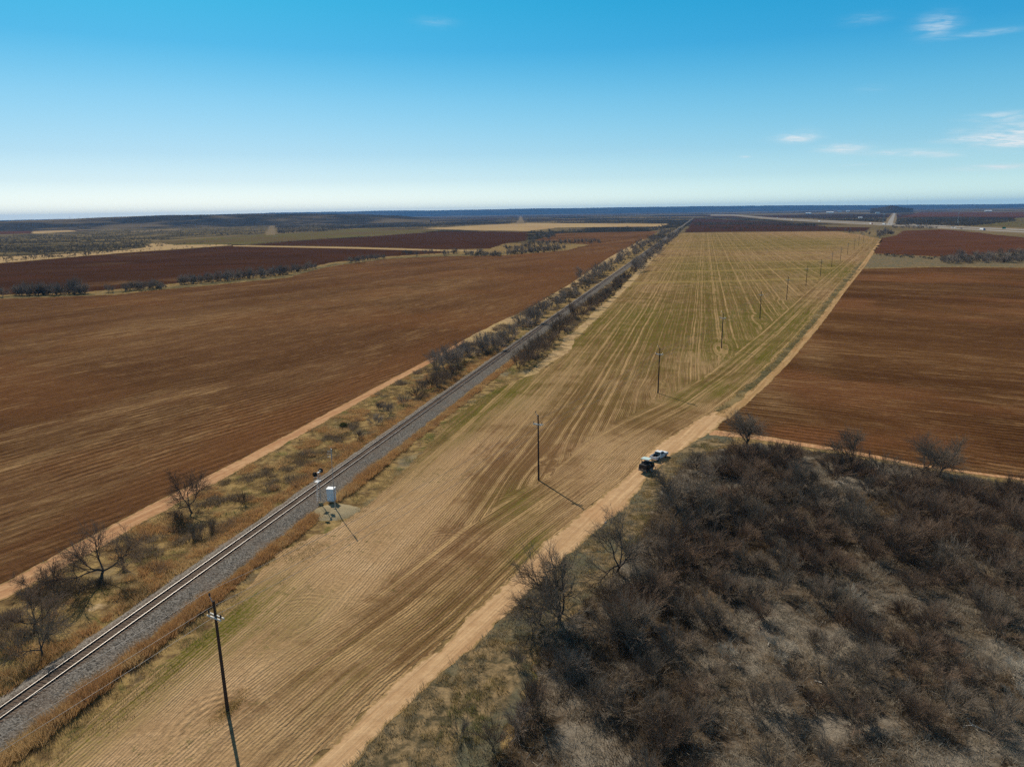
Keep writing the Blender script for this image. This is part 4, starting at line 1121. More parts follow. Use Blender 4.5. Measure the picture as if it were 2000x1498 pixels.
mass('far_woods', [([(542, 457), (640, 452), (690, 448), (650, 436), (542, 437)], 1800), ([(650, 446), (820, 446), (912, 441), (1000, 437), (1000, 424), (650, 432)], 2600), ([(1030, 435), (1308, 436), (1330, 422), (1030, 424)], 2400),
                   ([(1290, 452), (1350, 430), (1344, 428), (1275, 446)], 120),
                   ([(1750, 440), (1900, 442), (1984, 433), (1975, 427), (1860, 426), (1752, 427)], 2600), ([(1545, 427), (1730, 434), (1733, 420), (1640, 419), (1545, 421)], 1500), ([(1355, 441), (1480, 440), (1590, 443), (1590, 440), (1480, 436), (1355, 436)], 700), ([(1370, 447), (1640, 449), (1640, 447.5), (1370, 445)], 120), ([(1440, 452), (1450, 452), (1450, 450), (1440, 450)], 6)],
     0, (2.2, 4.2), (3.5, 6.0), M['scrub'], 8)
tv = RNG.uniform(0, 1, 900) ** .6; side_ = RNG.choice([-1, 1], 900); tvv = 330 + 2900 * tv * tv; tu = np.where(side_ < 0, -RNG.uniform(5.5, 19, 900), RNG.uniform(6.5, 15, 900))
TC = RO + tu[:, None] * RN + tvv[:, None] * RD
blade_obj('trackside_scrub', [puffs(TC, RNG.uniform(.9, 2.0, 900), RNG.uniform(1.4, 3.6, 900), 16)], M['scrub'])
mass('grove_scrub', [([(985, 499), (1105, 490), (1100, 486), (985, 494)], 90), ([(985, 488), (1098, 488), (1095, 484), (985, 485)], 90), ([(1032, 480), (1172, 476), (1172, 471), (1032, 474)], 120), ([(1032, 470), (1085, 464), (1085, 459), (1032, 464)], 90), ([(1030, 457), (1300, 450.5), (1300, 447), (1030, 453)], 200), ([(908, 501), (978, 502), (978, 498), (908, 497)], 40),
                       ([(1832, 516), (2020, 512), (2020, 500), (1850, 505)], 160), ([(1712, 463), (1746, 458), (1744, 453), (1716, 456)], 40)], 0, (1.2, 2.4), (2.2, 4.2), M['scrub'], 14)
mass('hedge_scrub', [([(28, 579), (172, 576), (172, 566), (28, 568)], 90), ([(240, 570), (320, 564), (320, 557), (240, 562)], 45), ([(350, 558), (565, 538), (615, 526), (610, 521), (565, 530), (350, 549)], 170), ([(680, 514), (752, 506), (752, 501), (680, 508)], 40), ([(785, 500), (895, 497), (895, 493), (785, 496)], 30)], 0, (1.0, 2.0), (2.4, 4.6), M['scrub'], 20)
Qt, gu, gv = uvscatter(-20, -5, 205, 520, 1.6); kt = gnoise(Qt, 9.0, 61) * .7 + gnoise(Qt, 3.0, 62) * .4 > .56
Qw, gu2, gv2 = uvscatter(5.5, 14, 190, 520, 1.5); kw = gnoise(Qw, 9.0, 63) * .7 + gnoise(Qw, 3.0, 64) * .4 > .50
blade_obj('trackside_brush', [blades(np.c_[Qt[kt], np.zeros(kt.sum())], .9, 1.6, 50, .045, .9), blades(np.c_[Qw[kw], np.zeros(kw.sum())], .9, 1.7, 50, .045, .9)], M['brown_litter'])
mass('field_edge_bushes', [([(483, 479), (700, 465), (860, 453.5), (860, 451), (700, 462.5), (483, 477)], 90), ([(1700, 500), (1830, 509), (1830, 503), (1710, 497)], 60), ([(0, 514), (280, 491), (455, 480), (455, 477), (280, 488), (0, 510)], 90), ([(1830, 445), (2000, 440), (2000, 428), (1990, 428)], 120)], 0, (1.0, 2.2), (1.2, 2.4), M['scrub'], 8)

# ------------------------------------------------------------------ power line
LINE_AZ = R(29.6)
def make_pole():
    e = empty('utility_pole', (0, 0, 0))
    mb = MB(); mb.tube((0, 0, -.3), (0, 0, 11.3), .19, .125, 10); mb.build('pole', M['polewood'], e)
    for s in (-1, 1):
        mb = MB(); mb.box((0, s * .19, 9.72), (2.0, .11, .14)); mb.build('crossarm', M['armwood'], e)
    mb = MB()
    for x in (-1.0, 1.0): mb.tube((x * .62, .14, 9.66), (x * .1, .10, 9.05), .022, .022, 5)
    mb.tube((0, -.3, 9.72), (0, .3, 9.72), .02, .02, 5); mb.build('brace', M['galv'], e)
    mb = MB(); mb.tube((-.1, 0, 11.0), (-.50, 0, 11.62), .032, .032, 6); mb.build('top_bracket', M['galv'], e)
    for x, z in ((-.94, 9.78), (.78, 9.78), (-.50, 11.60)):
        mb = MB(); mb.lathe([(.0, 0), (.05, 0), (.05, .10), (.115, .13), (.05, .17), (.11, .21), (.045, .26), (.09, .30), (.03, .34), (0, .36)], 10, 'z', (x, 0, z))
        mb.build('insulator', M['porcelain'], e)
    return e
ppole = make_pole()
PG = 'wooden power poles along the crop field'
pole_words = ['tall wooden power pole with white double crossarm, nearest the camera at lower left']
for i, p in enumerate(POLES):
    o = ppole if i == 0 else copy_tree(ppole)
    o.location = (p[0], p[1], 0); o.rotation_euler = (R(1.2) if i == 0 else R(RNG.normal() * .5), R(1.4) if i == 0 else R(RNG.normal() * .7), -LINE_AZ + RNG.normal() * .03)
    lab = 'tall wooden power pole with white double crossarm, nearest the camera' if i == 0 else ('wooden power pole casting a long shadow toward the dirt road, second from the camera' if i == 1 else f'wooden power pole standing in the crop field, {ordw(i)} from the camera')
    if i == 0: o.scale = (1.0, 1.0, 13.0 / 11.3)
    tag(o, lab, 'power pole', PG)
bpy.context.view_layer.update()
for x, z, nm in ((-.94, 10.14, 'left'), (.78, 10.14, 'right'), (-.50, 11.96, 'top')):
    pts = []
    for i, p in enumerate(POLES):
        off = Vector((x, 0, z)); off.rotate(Matrix.Rotation(-LINE_AZ, 3, 'Z'))
        pts.append(Vector((p[0] + off.x, p[1] + off.y, off.z * (13.0 / 11.3 if i == 0 else 1.0))))
    pts.insert(0, pts[0] + (pts[0] - pts[1]) * 1.02); pts[0].z = pts[1].z
    segs = []
    for i, (a, b) in enumerate(zip(pts[:-1], pts[1:])):
        n = 14 if i < 4 else 6
        q = [a.lerp(b, t / n) - Vector((0, 0, 4 * .9 * (t / n) * (1 - t / n))) for t in range(n + 1)]
        segs += [(*q[j], *q[j + 1], 0.022, 0.022) for j in range(n)]
    Vt, Ft = tubes(segs, 4)
    tag(mk('power_line_wire', Vt, Ft, M['wire']), {'left': 'grey wire strung along the left ends of the pole crossarms', 'right': 'grey wire strung along the right ends of the pole crossarms', 'top': 'highest grey wire strung along the pole tops'}[nm], 'wire', 'wires of the power line')

# ------------------------------------------------------------------ signal equipment beside the track
c = at(655, 1000); tanx = RN
mb = MB(); ks = 40; Vp = []
for r_, z_ in ((0, .34), (1.6, .34), (2.4, .30), (3.1, .16), (3.9, -.02)):
    for i in range(ks):
        t = 2 * math.pi * i / ks; w = 1 + .05 * math.sin(3 * t + 1) + .04 * math.sin(5 * t)
        Vp.append((c[0] + r_ * w * math.cos(t) * 1.05, c[1] + r_ * w * math.sin(t) * .95, z_ + (RNG.normal() * .02 if r_ else 0)))
Fp = [(j * ks + i, j * ks + (i + 1) % ks, (j + 1) * ks + (i + 1) % ks, (j + 1) * ks + i) for j in range(4) for i in range(ks)]
Fp = [tuple(reversed(f)) for f in Fp]
tag(mk('gravel_pad', Vp, Fp, M['gravel'], None, True), kind='structure')

cab = empty('equipment_cabinet', (*at(648, 978, .34)[:2], .32), -R(9)); cab.scale = (.86, .9, 1.04); tag(cab, 'white metal railway equipment cabinet on the tan gravel pad', 'cabinet')
mb = MB(); mb.box((0, 0, .10), (1.42, 1.12, .2)); mb.build('plinth', M['galv'], cab)
mb = MB(); mb.box((0, 0, 1.25), (1.5, 1.2, 2.1), .03); mb.build('body', M['cabinet'], cab)
mb = MB(); mb.add([(-.82, -.67, 2.303), (.82, -.67, 2.303), (.82, .67, 2.303), (-.82, .67, 2.303), (-.82, -.67, 2.37), (.82, -.67, 2.37), (.82, .67, 2.40), (-.82, .67, 2.40)], [(3, 2, 1, 0), (4, 5, 6, 7), (0, 1, 5, 4), (1, 2, 6, 5), (2, 3, 7, 6), (3, 0, 4, 7)]); mb.build('roof', M['white'], cab)
mb = MB(); mb.box((0, -.615, 1.25), (1.15, .03, 1.85)); dr = mb.build('door', M['cabinet'], cab)
mb = MB(); mb.box((.46, -.645, 1.25), (.04, .04, .22)); mb.build('handle', M['galv'], dr)
mb = MB(); [mb.box((.76, 0, 1.75 + .07 * k), (.03, .5, .04)) for k in range(4)]; mb.build('vent', M['galv'], cab)

am = empty('antenna_mast', (*at(655, 996)[:2], .45)); tag(am, 'tall thin grey antenna mast behind the white equipment cabinet', 'mast')
am.location = at(655, 994, .25)
mb = MB(); mb.tube((0, 0, 0), (0, 0, 4), .085, .085, 8); mb.tube((0, 0, 4), (0, 0, 8), .065, .065, 8); mb.tube((0, 0, 8), (-.0, 0, 11.2), .05, .045, 8); mb.build('mast', M['galv'], am)
mb = MB(); mb.tube((.09, 0, 9.2), (.09, 0, 11.0), .09, .09, 8); mb.build('antenna', M['galv'], am)
mb = MB()
for z, L in ((10.1, .7), (10.55, .55), (9.6, .6)): mb.tube((0, 0, z), (-L, .1, z), .02, .02, 5); mb.tube((-L, .1, z - .2), (-L, .1, z + .2), .015, .015, 5)
mb.build('dipole_arm', M['white'], am)
mb = MB(); mb.box((0, 0, .05), (.5, .5, .25)); mb.build('foundation', M['gravel'], am)

sm = empty('signal_mast', at(627, 985, .1), -RAZ); tag(sm, 'railway signal mast with ladder and two black back-to-back signal heads by the track', 'railway signal')
mb = MB(); mb.tube((0, 0, 0), (0, 0, 6.0), .075, .065, 8); mb.build('mast', M['galv'], sm)
mb = MB(); mb.box((0, 0, .15), (.6, .6, .5), .04); mb.build('foundation', M['gravel'], sm)
mb = MB()
for s in (-.2, .2): mb.tube((-.75 + .05, s, .2), (-.32, s, 4.6), .02, .02, 5)
for k in range(14): z = .5 + k * .3; x = -.7 + (z - .2) / 4.4 * .38; mb.tube((x, -.2, z), (x, .2, z), .014, .014, 4)
mb.build('ladder', M['white'], sm)
mb = MB(); mb.box((-.25, 0, 4.35), (.75, 1.0, .05))
for sx in (-.62, .1):
    for sy in (-.5, .5): mb.tube((sx, sy, 4.35), (sx, sy, 5.3), .018, .018, 5)
mb.tube((-.62, -.5, 5.3), (-.62, .5, 5.3), .018, .018, 5); mb.tube((-.62, .5, 5.3), (.1, .5, 5.3), .018, .018, 5); mb.tube((-.62, -.5, 5.3), (.1, -.5, 5.3), .018, .018, 5)
mb.build('platform', M['white'], sm)
mb = MB(); mb.tube((-.1, -.95, 6.0), (-.1, .95, 6.0), .05, .05, 6); mb.box((0, 0, 6.0), (.3, .35, .16)); mb.build('bracket', M['white'], sm)
for s in (-1, 1):
    y = s * 1.0
    mb = MB(); mb.lathe([(0, y - .03), (.46, y - .03), (.46, y + .03), (0, y + .03)], 20, 'y', (-.1, 0, 6.0)); h = mb.build('signal_head', M['black'], sm)
    mb = MB()
    for dx, dz in ((0, .2), (-.18, -.12), (.18, -.12)): mb.lathe([(.10, y + s * .03), (.10, y + s * .32)], 10, 'y', (-.1 + dx, 0, 6.0 + dz))
    mb.build('hood', M['black'], h)
    mb = MB(); mb.box((-.1, y - s * .16, 6.0), (.34, .26, .42), .03); mb.build('housing', M['galv'], h)

# ------------------------------------------------------------------ vehicles
def wheel(parent, c, r, w, out, rimmat='chrome', dual=False):
    mb = MB(); mb.lathe([(r * .58, -w / 2), (r * .94, -w / 2), (r, -w * .3), (r, w * .3), (r * .94, w / 2), (r * .58, w / 2)], 18, 'x', c)
    t = mb.build('wheel', M['rubber'], parent)
    mb = MB(); mb.lathe([(0, out * w * .30), (r * .2, out * w * .34), (r * .5, out * w * .28), (r * .6, out * w * .46), (r * .6, -out * w * .46)], 18, 'x', c)
    mb.build('rim', M[rimmat], t)

def pickup(loc, rz, label, group=None, paint='white'):
    e = empty('pickup_truck', loc, rz); tag(e, label, 'pickup truck', group)
    # lower body: front at +y
    mb = MB()
    def arch(yc, z0, r=.47, n=7): return [(yc + r * math.cos(t), z0 + r * math.sin(t)) for t in np.linspace(0, math.pi, n)]
    low = [(-2.90, .62)] + arch(-1.80, .50)[::-1] + arch(1.78, .50)[::-1] + [(2.80, .50), (2.92, .72), (2.92, 1.02), (2.78, 1.14), (1.25, 1.26), (-.80, 1.26), (-.80, 1.28), (-2.90, 1.28)]
    n = len(low)
    for x in (-1.0, 1.0):   # outer skins
        mb.add([(x, y, z) for y, z in low] + [(x * .93, y, z) for y, z in low], [tuple(range(n))] + [(i, (i + 1) % n, n + (i + 1) % n, n + i) for i in range(n)])
    mb.prism([(1.20, .62), (2.86, .62), (2.88, 1.03), (2.74, 1.16), (1.20, 1.275)], -.94, .94)      # engine bay and hood
    mb.prism([(-.80, .62), (1.20, .62), (1.20, 1.24), (-.80, 1.24)], -.94, .94)
    mb.build('body', M[paint], e)
    mb = MB(); mb.box((0, -1.85, .80), (1.84, 2.06, .06)); mb.box((0, -.86, 1.02), (1.84, .08, .48)); mb.build('bed', M['black'], e)
    mb = MB(); mb.box((0, -2.87, 1.0), (1.80, .07, .54)); mb.build('tailgate', M[paint], e)
    mb = MB()   # greenhouse
    b4 = [(-.93, -.80, 1.24), (.93, -.80, 1.24), (.93, 1.35, 1.24), (-.93, 1.35, 1.24), (-.76, -.68, 1.86), (.76, -.68, 1.86), (.76, .55, 1.88), (-.76, .55, 1.88)]
    mb.add(b4, [(4, 5, 6, 7), (0, 1, 5, 4), (1, 2, 6, 5), (2, 3, 7, 6), (3, 0, 4, 7)])
    mb.add([(-.72, -.62, 1.861), (.72, -.62, 1.861), (.72, .48, 1.881), (-.72, .48, 1.881), (-.66, -.5, 1.92), (.66, -.5, 1.92), (.66, .38, 1.935), (-.66, .38, 1.935)], [(4, 5, 6, 7), (0, 1, 5, 4), (1, 2, 6, 5), (2, 3, 7, 6), (3, 0, 4, 7)])
    cab_ = mb.build('cab', M[paint], e)
    def pane(nm, q, off):
        q = [Vector(p) + Vector(off) for p in q]; m2 = MB(); m2.add(q, [(0, 1, 2, 3)]); m2.build(nm, M['glass'], cab_)
    def lerp4(a, b, c_, d, s0, s1, t0, t1):
        A, B, C, D = map(Vector, (a, b, c_, d)); f = lambda s, t: (A.lerp(B, s)).lerp(D.lerp(C, s), t)
        return [f(s0, t0), f(s1, t0), f(s1, t1), f(s0, t1)]
    pane('windshield', lerp4(b4[2], b4[3], b4[7], b4[6], .06, .94, .08, .93), (0, .012, .02))
    pane('rear_window', lerp4(b4[0], b4[1], b4[5], b4[4], .08, .92, .12, .90), (0, -.02, .006))
    for sgn, (a, b_, c_, d_) in ((1, (1, 2, 6, 5)), (-1, (3, 0, 4, 7))):
        for s0, s1 in (((.10, .42), (.46, .78)) if sgn > 0 else ((.22, .54), (.58, .90))):
            pane('side_window', lerp4(b4[a], b4[b_], b4[c_], b4[d_], s0, s1, .12, .86), (.016 * sgn, 0, .005))
    mb = MB(); mb.box((0, -3.0, .62), (1.9, .16, .22), .03); mb.build('bumper', M['chrome'], e)
    mb = MB(); mb.box((0, 2.97, .62), (1.9, .16, .26), .03); mb.build('bumper', M['chrome'], e)
    mb = MB(); mb.box((0, 2.91, .92), (1.2, .05, .24)); mb.build('grille', M['black'], e)
    for s in (-1, 1):
        mb = MB(); mb.box((s * .79, 2.91, .95), (.30, .06, .2)); mb.build('headlight', M['clear'], e)
        mb = MB(); mb.box((s * .955, -2.90, 1.02), (.07, .05, .36)); mb.build('taillight', M['red'], e)
        mb = MB(); mb.box((s * 1.12, 1.0, 1.34), (.2, .1, .24), .03); mb.build('mirror', M['black'], e)
        mb = MB(); mb.box((s * 1.003, .10, 1.12), (.02, .2, .04)); mb.box((s * 1.003, -.62, 1.12), (.02, .18, .04)); mb.build('door_handle', M['black'], e)
    for y in (-1.80, 1.78):
        for s in (-1, 1): wheel(e, (s * .86, y, .40), .40, .27, s)
    return e

TAZ = R(40); td = np.array([math.sin(TAZ), math.cos(TAZ), 0])
front = at(1298, 889.5)
tc = front - td * 2.45 + np.array([0, 0, .05])
pickup(tuple(tc), -TAZ, 'white pickup truck with dark open bed on the dirt road, towing the trailer').scale = (.85, .85, .85)

# trailer and the utility vehicle on it
TAZ2 = R(35.0); td2 = np.array([math.sin(TAZ2), math.cos(TAZ2), 0])
trc = at(1263, 894.5, 2.80) + td2 * .2; trc[2] = .05
tr = empty('utility_trailer', tuple(trc), -TAZ2); tag(tr, 'small black flatbed trailer hitched behind the white pickup', 'trailer')
mb = MB(); mb.box((0, 0, .58), (1.75, 3.7, .07)); mb.build('deck', M['sleeper'], tr)
mb = MB()
for s in (-1, 1):
    mb.tube((s * .9, -1.85, .60), (s * .9, 1.85, .60), .045, .045, 6); mb.tube((s * .9, -1.85, .92), (s * .9, 1.85, .92), .03, .03, 6)
    for y in (-1.85, -.6, .6, 1.85): mb.tube((s * .9, y, .6), (s * .9, y, .92), .028, .028, 6)
mb.tube((-.9, 1.85, .92), (.9, 1.85, .92), .03, .03, 6); mb.tube((-.9, 1.85, .6), (.9, 1.85, .6), .045, .045, 6); mb.tube((-.9, -1.85, .6), (.9, -1.85, .6), .045, .045, 6)
mb.build('frame', M['black'], tr)
mb = MB(); mb.tube((-.5, 1.85, .55), (0, 3.55, .52), .045, .045, 6); mb.tube((.5, 1.85, .55), (0, 3.55, .52), .045, .045, 6); mb.box((0, 3.55, .55), (.12, .22, .12)); mb.build('hitch', M['black'], tr)
mb = MB(); mb.box((0, -2.05, .92), (1.6, .05, .06)); mb.box((0, -1.93, .66), (1.7, .06, .06))
for k in range(7): mb.tube((-.78 + k * .26, -1.92, .62), (-.78 + k * .26, -2.06, .95), .016, .016, 5)
mb.build('ramp_gate', M['galv'], tr)
for s in (-1, 1):
    mb = MB(); mb.box((s * 1.08, -.15, .74), (.26, .95, .05)); mb.box((s * 1.08, .36, .62), (.26, .05, .26)); mb.box((s * 1.08, -.66, .62), (.26, .05, .26)); mb.build('fender', M['galv'] if s > 0 else M['black'], tr)
    wheel(tr, (s * 1.08, -.15, .34), .34, .2, s, 'white')
    mb = MB(); mb.box((s * .82, -1.92, .54), (.14, .06, .1)); mb.build('taillight', M['red'], tr)

utc = at(1263, 894.5, 2.80)
ut = empty('utility_vehicle', (utc[0], utc[1], .62 + .05), -TAZ2); ut.scale = (1.3, 1.3, 1.25); tag(ut, 'black side-by-side utility vehicle with pale roof, strapped on the trailer', 'utility vehicle')
mb = MB(); mb.prism([(-1.35, .35), (1.30, .35), (1.38, .55), (1.30, .82), (.62, .98), (.50, .62), (-.45, .62), (-.52, .86), (-1.38, .86)], -.62, .62); mb.build('body', M['black'], ut)
mb = MB(); mb.box((0, -1.0, .93), (1.2, .78, .12), .03); mb.tube((-.5, -.7, 1.02), (.5, -.7, 1.02), .06, .06, 6); mb.build('cargo_box', M['black'], ut)
for s in (-1, 1):
    mb = MB(); mb.box((s * .32, -.12, .72), (.50, .5, .16), .05); mb.box((s * .32, -.42, 1.0), (.50, .13, .52), .04); mb.build('seat', M['black'], ut)
    mb = MB(); mb.box((s * .42, 1.36, .72), (.22, .05, .1)); mb.build('headlight', M['clear'], ut)
    mb = MB(); mb.box((s * .64, .9, .72), (.06, .6, .2)); mb.build('body_panel', M['greenpaint'], ut)
mb = MB()
for s in (-1, 1):
    mb.tube((s * .62, .62, .92), (s * .56, .28, 1.62), .03, .03, 6); mb.tube((s * .62, -.55, .85), (s * .56, -.58, 1.62), .03, .03, 6); mb.tube((s * .56, .28, 1.62), (s * .56, -.58, 1.62), .03, .03, 6)
mb.tube((-.56, .28, 1.62), (.56, .28, 1.62), .03, .03, 6); mb.tube((-.56, -.58, 1.62), (.56, -.58, 1.62), .03, .03, 6); mb.tube((-.6, -.56, 1.2), (.6, -.56, 1.2), .03, .03, 6)
mb.build('roll_cage', M['black'], ut)
mb = MB(); mb.box((0, -.14, 1.69), (1.34, 1.12, .07), .03); mb.build('roof', M['roofpale'], ut)
mb = MB(); mb.lathe([(.15, -.015), (.18, 0), (.15, .015)], 14, 'y', (-.32, .22, 1.05)); mb.build('steering_wheel', M['black'], ut)
for y in (-.92, .95):
    for s in (-1, 1): wheel(ut, (s * .62, y, .31), .31, .24, s, 'black')

# litter beside the road
for px, py, lab in ((1183, 1021, 'tiny white bottle lying beside the dirt road above the sandy patch'), (1720, 918, 'small white jug lying at the top edge of the thicket')):
    mb = MB(); mb.lathe([(0, -.16), (.11, -.16), (.11, .06), (.04, .13), (.04, .17), (0, .17)], 10, 'x', (0, 0, .12)); o = mb.build('bottle', M['white'], None); o.location = at(px, py); tag(o, lab, 'litter')

# ------------------------------------------------------------------ highway and far buildings
HW = [(2100, 455.5), (2000, 451.5), (1950, 449.2), (1900, 446.8), (1850, 444.2), (1800, 441.8), (1751, 439.2), (1700, 437), (1650, 434.7), (1600, 432.2), (1550, 429.6), (1500, 426.6), (1460, 423), (1432, 420.5), (1388, 420.6)]
def off(line, dy): return [(x, y + dy * max(.32, 1.15 + (x - 1750) / 480)) for x, y in line]
strip('highway_verge', off(HW, -3.4), off(HW, 3.6), M['faintstrip'], .16, 5, .5, 8)
strip('highway', off(HW, -1.9), off(HW, -.5), M['asphalt'], .24, 3, 0, 12)
strip('highway_near_lanes', off(HW, .6), off(HW, 1.9), M['asphalt'], .24, 3, 0, 12)
strip('farm_road_verge', [(1722, 440), (1728, 432), (1738, 422), (1744, 415)], [(1753, 440), (1752, 430), (1751, 422), (1751, 415)], M['faintstrip'], .17, 5, .5, 10)
strip('farm_road', [(1731, 440), (1735.5, 432), (1742, 422), (1746, 415)], [(1743, 440), (1745, 432), (1747.5, 422), (1749, 415)], M['asphalt'], .28, 3, 0, 10)

def semi(loc, rz, cabm, label, group):
    e = empty('semi_truck', loc, rz); tag(e, label, 'truck', group)
    mb = MB(); mb.box((0, -3.5, 2.65), (2.6, 14.5, 2.85), .04); mb.build('trailer', M['white'], e)
    mb = MB(); mb.prism([(4.3, .75), (8.2, .75), (8.3, 1.8), (6.9, 2.1), (6.4, 3.0), (6.1, 3.9), (4.4, 4.0)], -1.2, 1.2); cb = mb.build('cab', M[cabm], e)
    mb = MB(); mb.add([(-1.1, 6.93, 2.15), (1.1, 6.93, 2.15), (1.05, 6.46, 2.98), (-1.05, 6.46, 2.98)], [(0, 1, 2, 3)]); mb.build('windshield', M['glass'], cb)
    for y in (-9.6, -8.3, 4.6, 5.8, 7.5):
        for s in (-1, 1): wheel(e, (s * 1.05, y, .5), .5, .45, s)
    return e
def car(loc, rz, paint, label, group):
    e = empty('car', loc, rz); tag(e, label, 'car', group)
    mb = MB(); mb.prism([(-2.4, .35), (2.35, .35), (2.4, .7), (2.2, .95), (1.1, 1.05), (-2.3, 1.08), (-2.45, .8)], -.92, .92); mb.build('body', M[paint], e)
    mb = MB(); mb.prism([(-2.2, 1.06), (1.05, 1.05), (.35, 1.55), (-1.8, 1.6)], -.78, .78); mb.build('windows', M['glass'], e)
    mb = MB(); mb.prism([(.30, 1.56), (-1.75, 1.61), (-1.7, 1.68), (.25, 1.63)], -.74, .74); mb.build('roof', M[paint], e)
    for y in (-1.5, 1.5):
        for s in (-1, 1): wheel(e, (s * .8, y, .34), .34, .22, s)
    return e
def hdir(px, sgn=1):
    a = at(px - 12, np.interp(px - 12, [q[0] for q in HW[::-1]], [q[1] for q in HW[::-1]])); b = at(px + 12, np.interp(px + 12, [q[0] for q in HW[::-1]], [q[1] for q in HW[::-1]]))
    d = (b - a) * sgn; return -math.atan2(d[0], d[1])
HT = 'trucks on the far highway'
for px, py, cm, sg, lab in [
        (1919.5, 450.3, 'blue', 1, 'white semi truck with blue cab on the highway near the green sign'),
        (1701.6, 438.6, 'redpaint', 1, 'white semi truck with red cab on the highway left of the farm road'),
        (1726.5, 439.4, 'white', 1, 'white truck crossing where the farm road meets the highway'),
        (1600.6, 434, 'white', 1, 'white truck alone on the highway above the dark brush line'),
        (1547, 430.8, 'white', 1, 'white truck, nearest of a close group of three on the highway'),
        (1534, 428.6, 'blue', -1, 'white truck with dark cab, middle of a close group of three on the highway'),
        (1518, 427.2, 'blue', -1, 'white truck with dark cab, farthest of a close group of three on the highway'),
        (1488, 425.6, 'white', 1, 'white truck alone where the far highway starts to bend'),
        (1450, 421.6, 'white', 1, 'white truck at the far end of the highway, right one of three'),
        (1435, 420.8, 'white', 1, 'white truck at the far end of the highway, middle one of three'),
        (1405, 420.6, 'white', -1, 'white truck at the far end of the highway, left one of three')]:
    p = at(px, py); semi((p[0], p[1], .28), hdir(px, sg), cm, lab, HT)
HC = 'cars on the far highway'
for px, py, pm, sg, lab in [(1860, 445.6, 'white', 1, 'white car on the highway, left one of a close pair'), (1865.5, 446.2, 'white', 1, 'white car on the highway, right one of a close pair'),
                            (1877.5, 447.6, 'black', 1, 'dark car on the highway just right of two white cars'), (1736.6, 438.6, 'white', 1, 'white car on the farm road at the highway crossing')]:
    p = at(px, py); o = car((p[0], p[1], .28), hdir(px, sg), pm, lab, HC); o.scale = (1.25, 1.25, 1.25)
p = at(1792, 442.6); pt = empty('box_trailer', (p[0], p[1], .28), hdir(1792)); tag(pt, 'grey livestock trailer with white pickup on the highway behind roadside trees', 'trailer')
mb = MB(); mb.box((0, -1.5, 1.7), (2.5, 9.5, 2.3), .05); mb.build('body', M['greypaint'], pt)
mb = MB(); mb.prism([(3.6, .5), (8.8, .5), (8.8, 1.2), (7.6, 1.3), (7.0, 2.0), (5.6, 2.0), (5.4, 1.3), (3.6, 1.3)], -1, 1); mb.build('tow_vehicle', M['white'], pt)
for y in (-3, -2, 4.5, 7.8):
    for s in (-1, 1): wheel(pt, (s * 1.0, y, .42), .42, .3, s)

p = at(1960.5, 449.0); sg = empty('road_sign', p, R(-38)); tag(sg, 'large green highway sign standing beside the far road at right', 'sign')
mb = MB(); mb.box((0, 0, 3.6), (6.2, .1, 3.6), 0); mb.build('panel', M['signgreen'], sg)
for s in (-2, 2): mb = MB(); mb.tube((s, .1, 0), (s, .1, 4.6), .11, .11, 6); mb.build('post', M['galv'], sg)

def lattice(px, py, H, label, w=1.6):
    p = at(px, py); e = empty('lattice_tower', p, .4); tag(e, label, 'tower')
    mb = MB(); wf = lambda z: w * (1 - .55 * z / H)
    co = [(math.cos(a), math.sin(a)) for a in (0, 2.094, 4.189)]
    n = 12
    for k in range(n):
        z0, z1 = H * k / n, H * (k + 1) / n
        for i in range(3):
            a, b = co[i], co[(i + 1) % 3]
            mb.tube((a[0] * wf(z0), a[1] * wf(z0), z0), (a[0] * wf(z1), a[1] * wf(z1), z1), .16, .16, 4)
            mb.tube((a[0] * wf(z0), a[1] * wf(z0), z0), (b[0] * wf(z1), b[1] * wf(z1), z1), .09, .09, 4)
    mb.build('lattice', M['galv'], e)
    mb = MB(); [mb.box((co[i][0] * 1.3, co[i][1] * 1.3, H - 1.2), (.45, .45, 2.2)) for i in range(3)]; mb.build('antenna', M['cabinet'], e)
    return e
lattice(1870, 438.5, 33, 'grey lattice mobile phone tower in the dark woods beyond the highway')
lattice(1724.5, 441, 33, 'thin grey lattice mast beside the farm road crossing', 1.0)
for px, lab in ((1601, 'hair-thin radio mast rising above the horizon, left one'), (1771, 'hair-thin radio mast rising above the horizon, right one')):
    d = ray(px, 404); k = 7800 / math.hypot(d[0], d[1]); e = empty('radio_mast', (d[0] * k, d[1] * k, 0)); tag(e, lab, 'mast', 'radio masts on the horizon')
    mb = MB(); mb.tube((0, 0, 0), (0, 0, 130), .45, .45, 5); mb.build('mast', M['galv'], e)
for i, px in enumerate((136, 154, 170, 193, 228)):
    d = ray(px, 425); k = 11500 / math.hypot(d[0], d[1]); e = empty('wind_turbine', (d[0] * k, d[1] * k, 0), .4 + .1 * i); tag(e, f'faint white wind turbine on the left horizon, {ordw(i)} from the left', 'wind turbine', 'wind turbines on the left horizon')
    mb = MB(); mb.tube((0, 0, 0), (0, 0, 72), 1.6, .9, 6); mb.build('tower', M['white'], e)
    mb = MB(); mb.box((0, 1, 73), (2.4, 6, 2.4)); mb.build('nacelle', M['white'], e)
    for b in range(3):
        t = .5 * i + b * 2.094; mb = MB(); mb.tube((0, -2.4, 73), (33 * math.sin(t), -2.4, 73 + 33 * math.cos(t)), .9, .3, 4); mb.build('blade', M['white'], e)

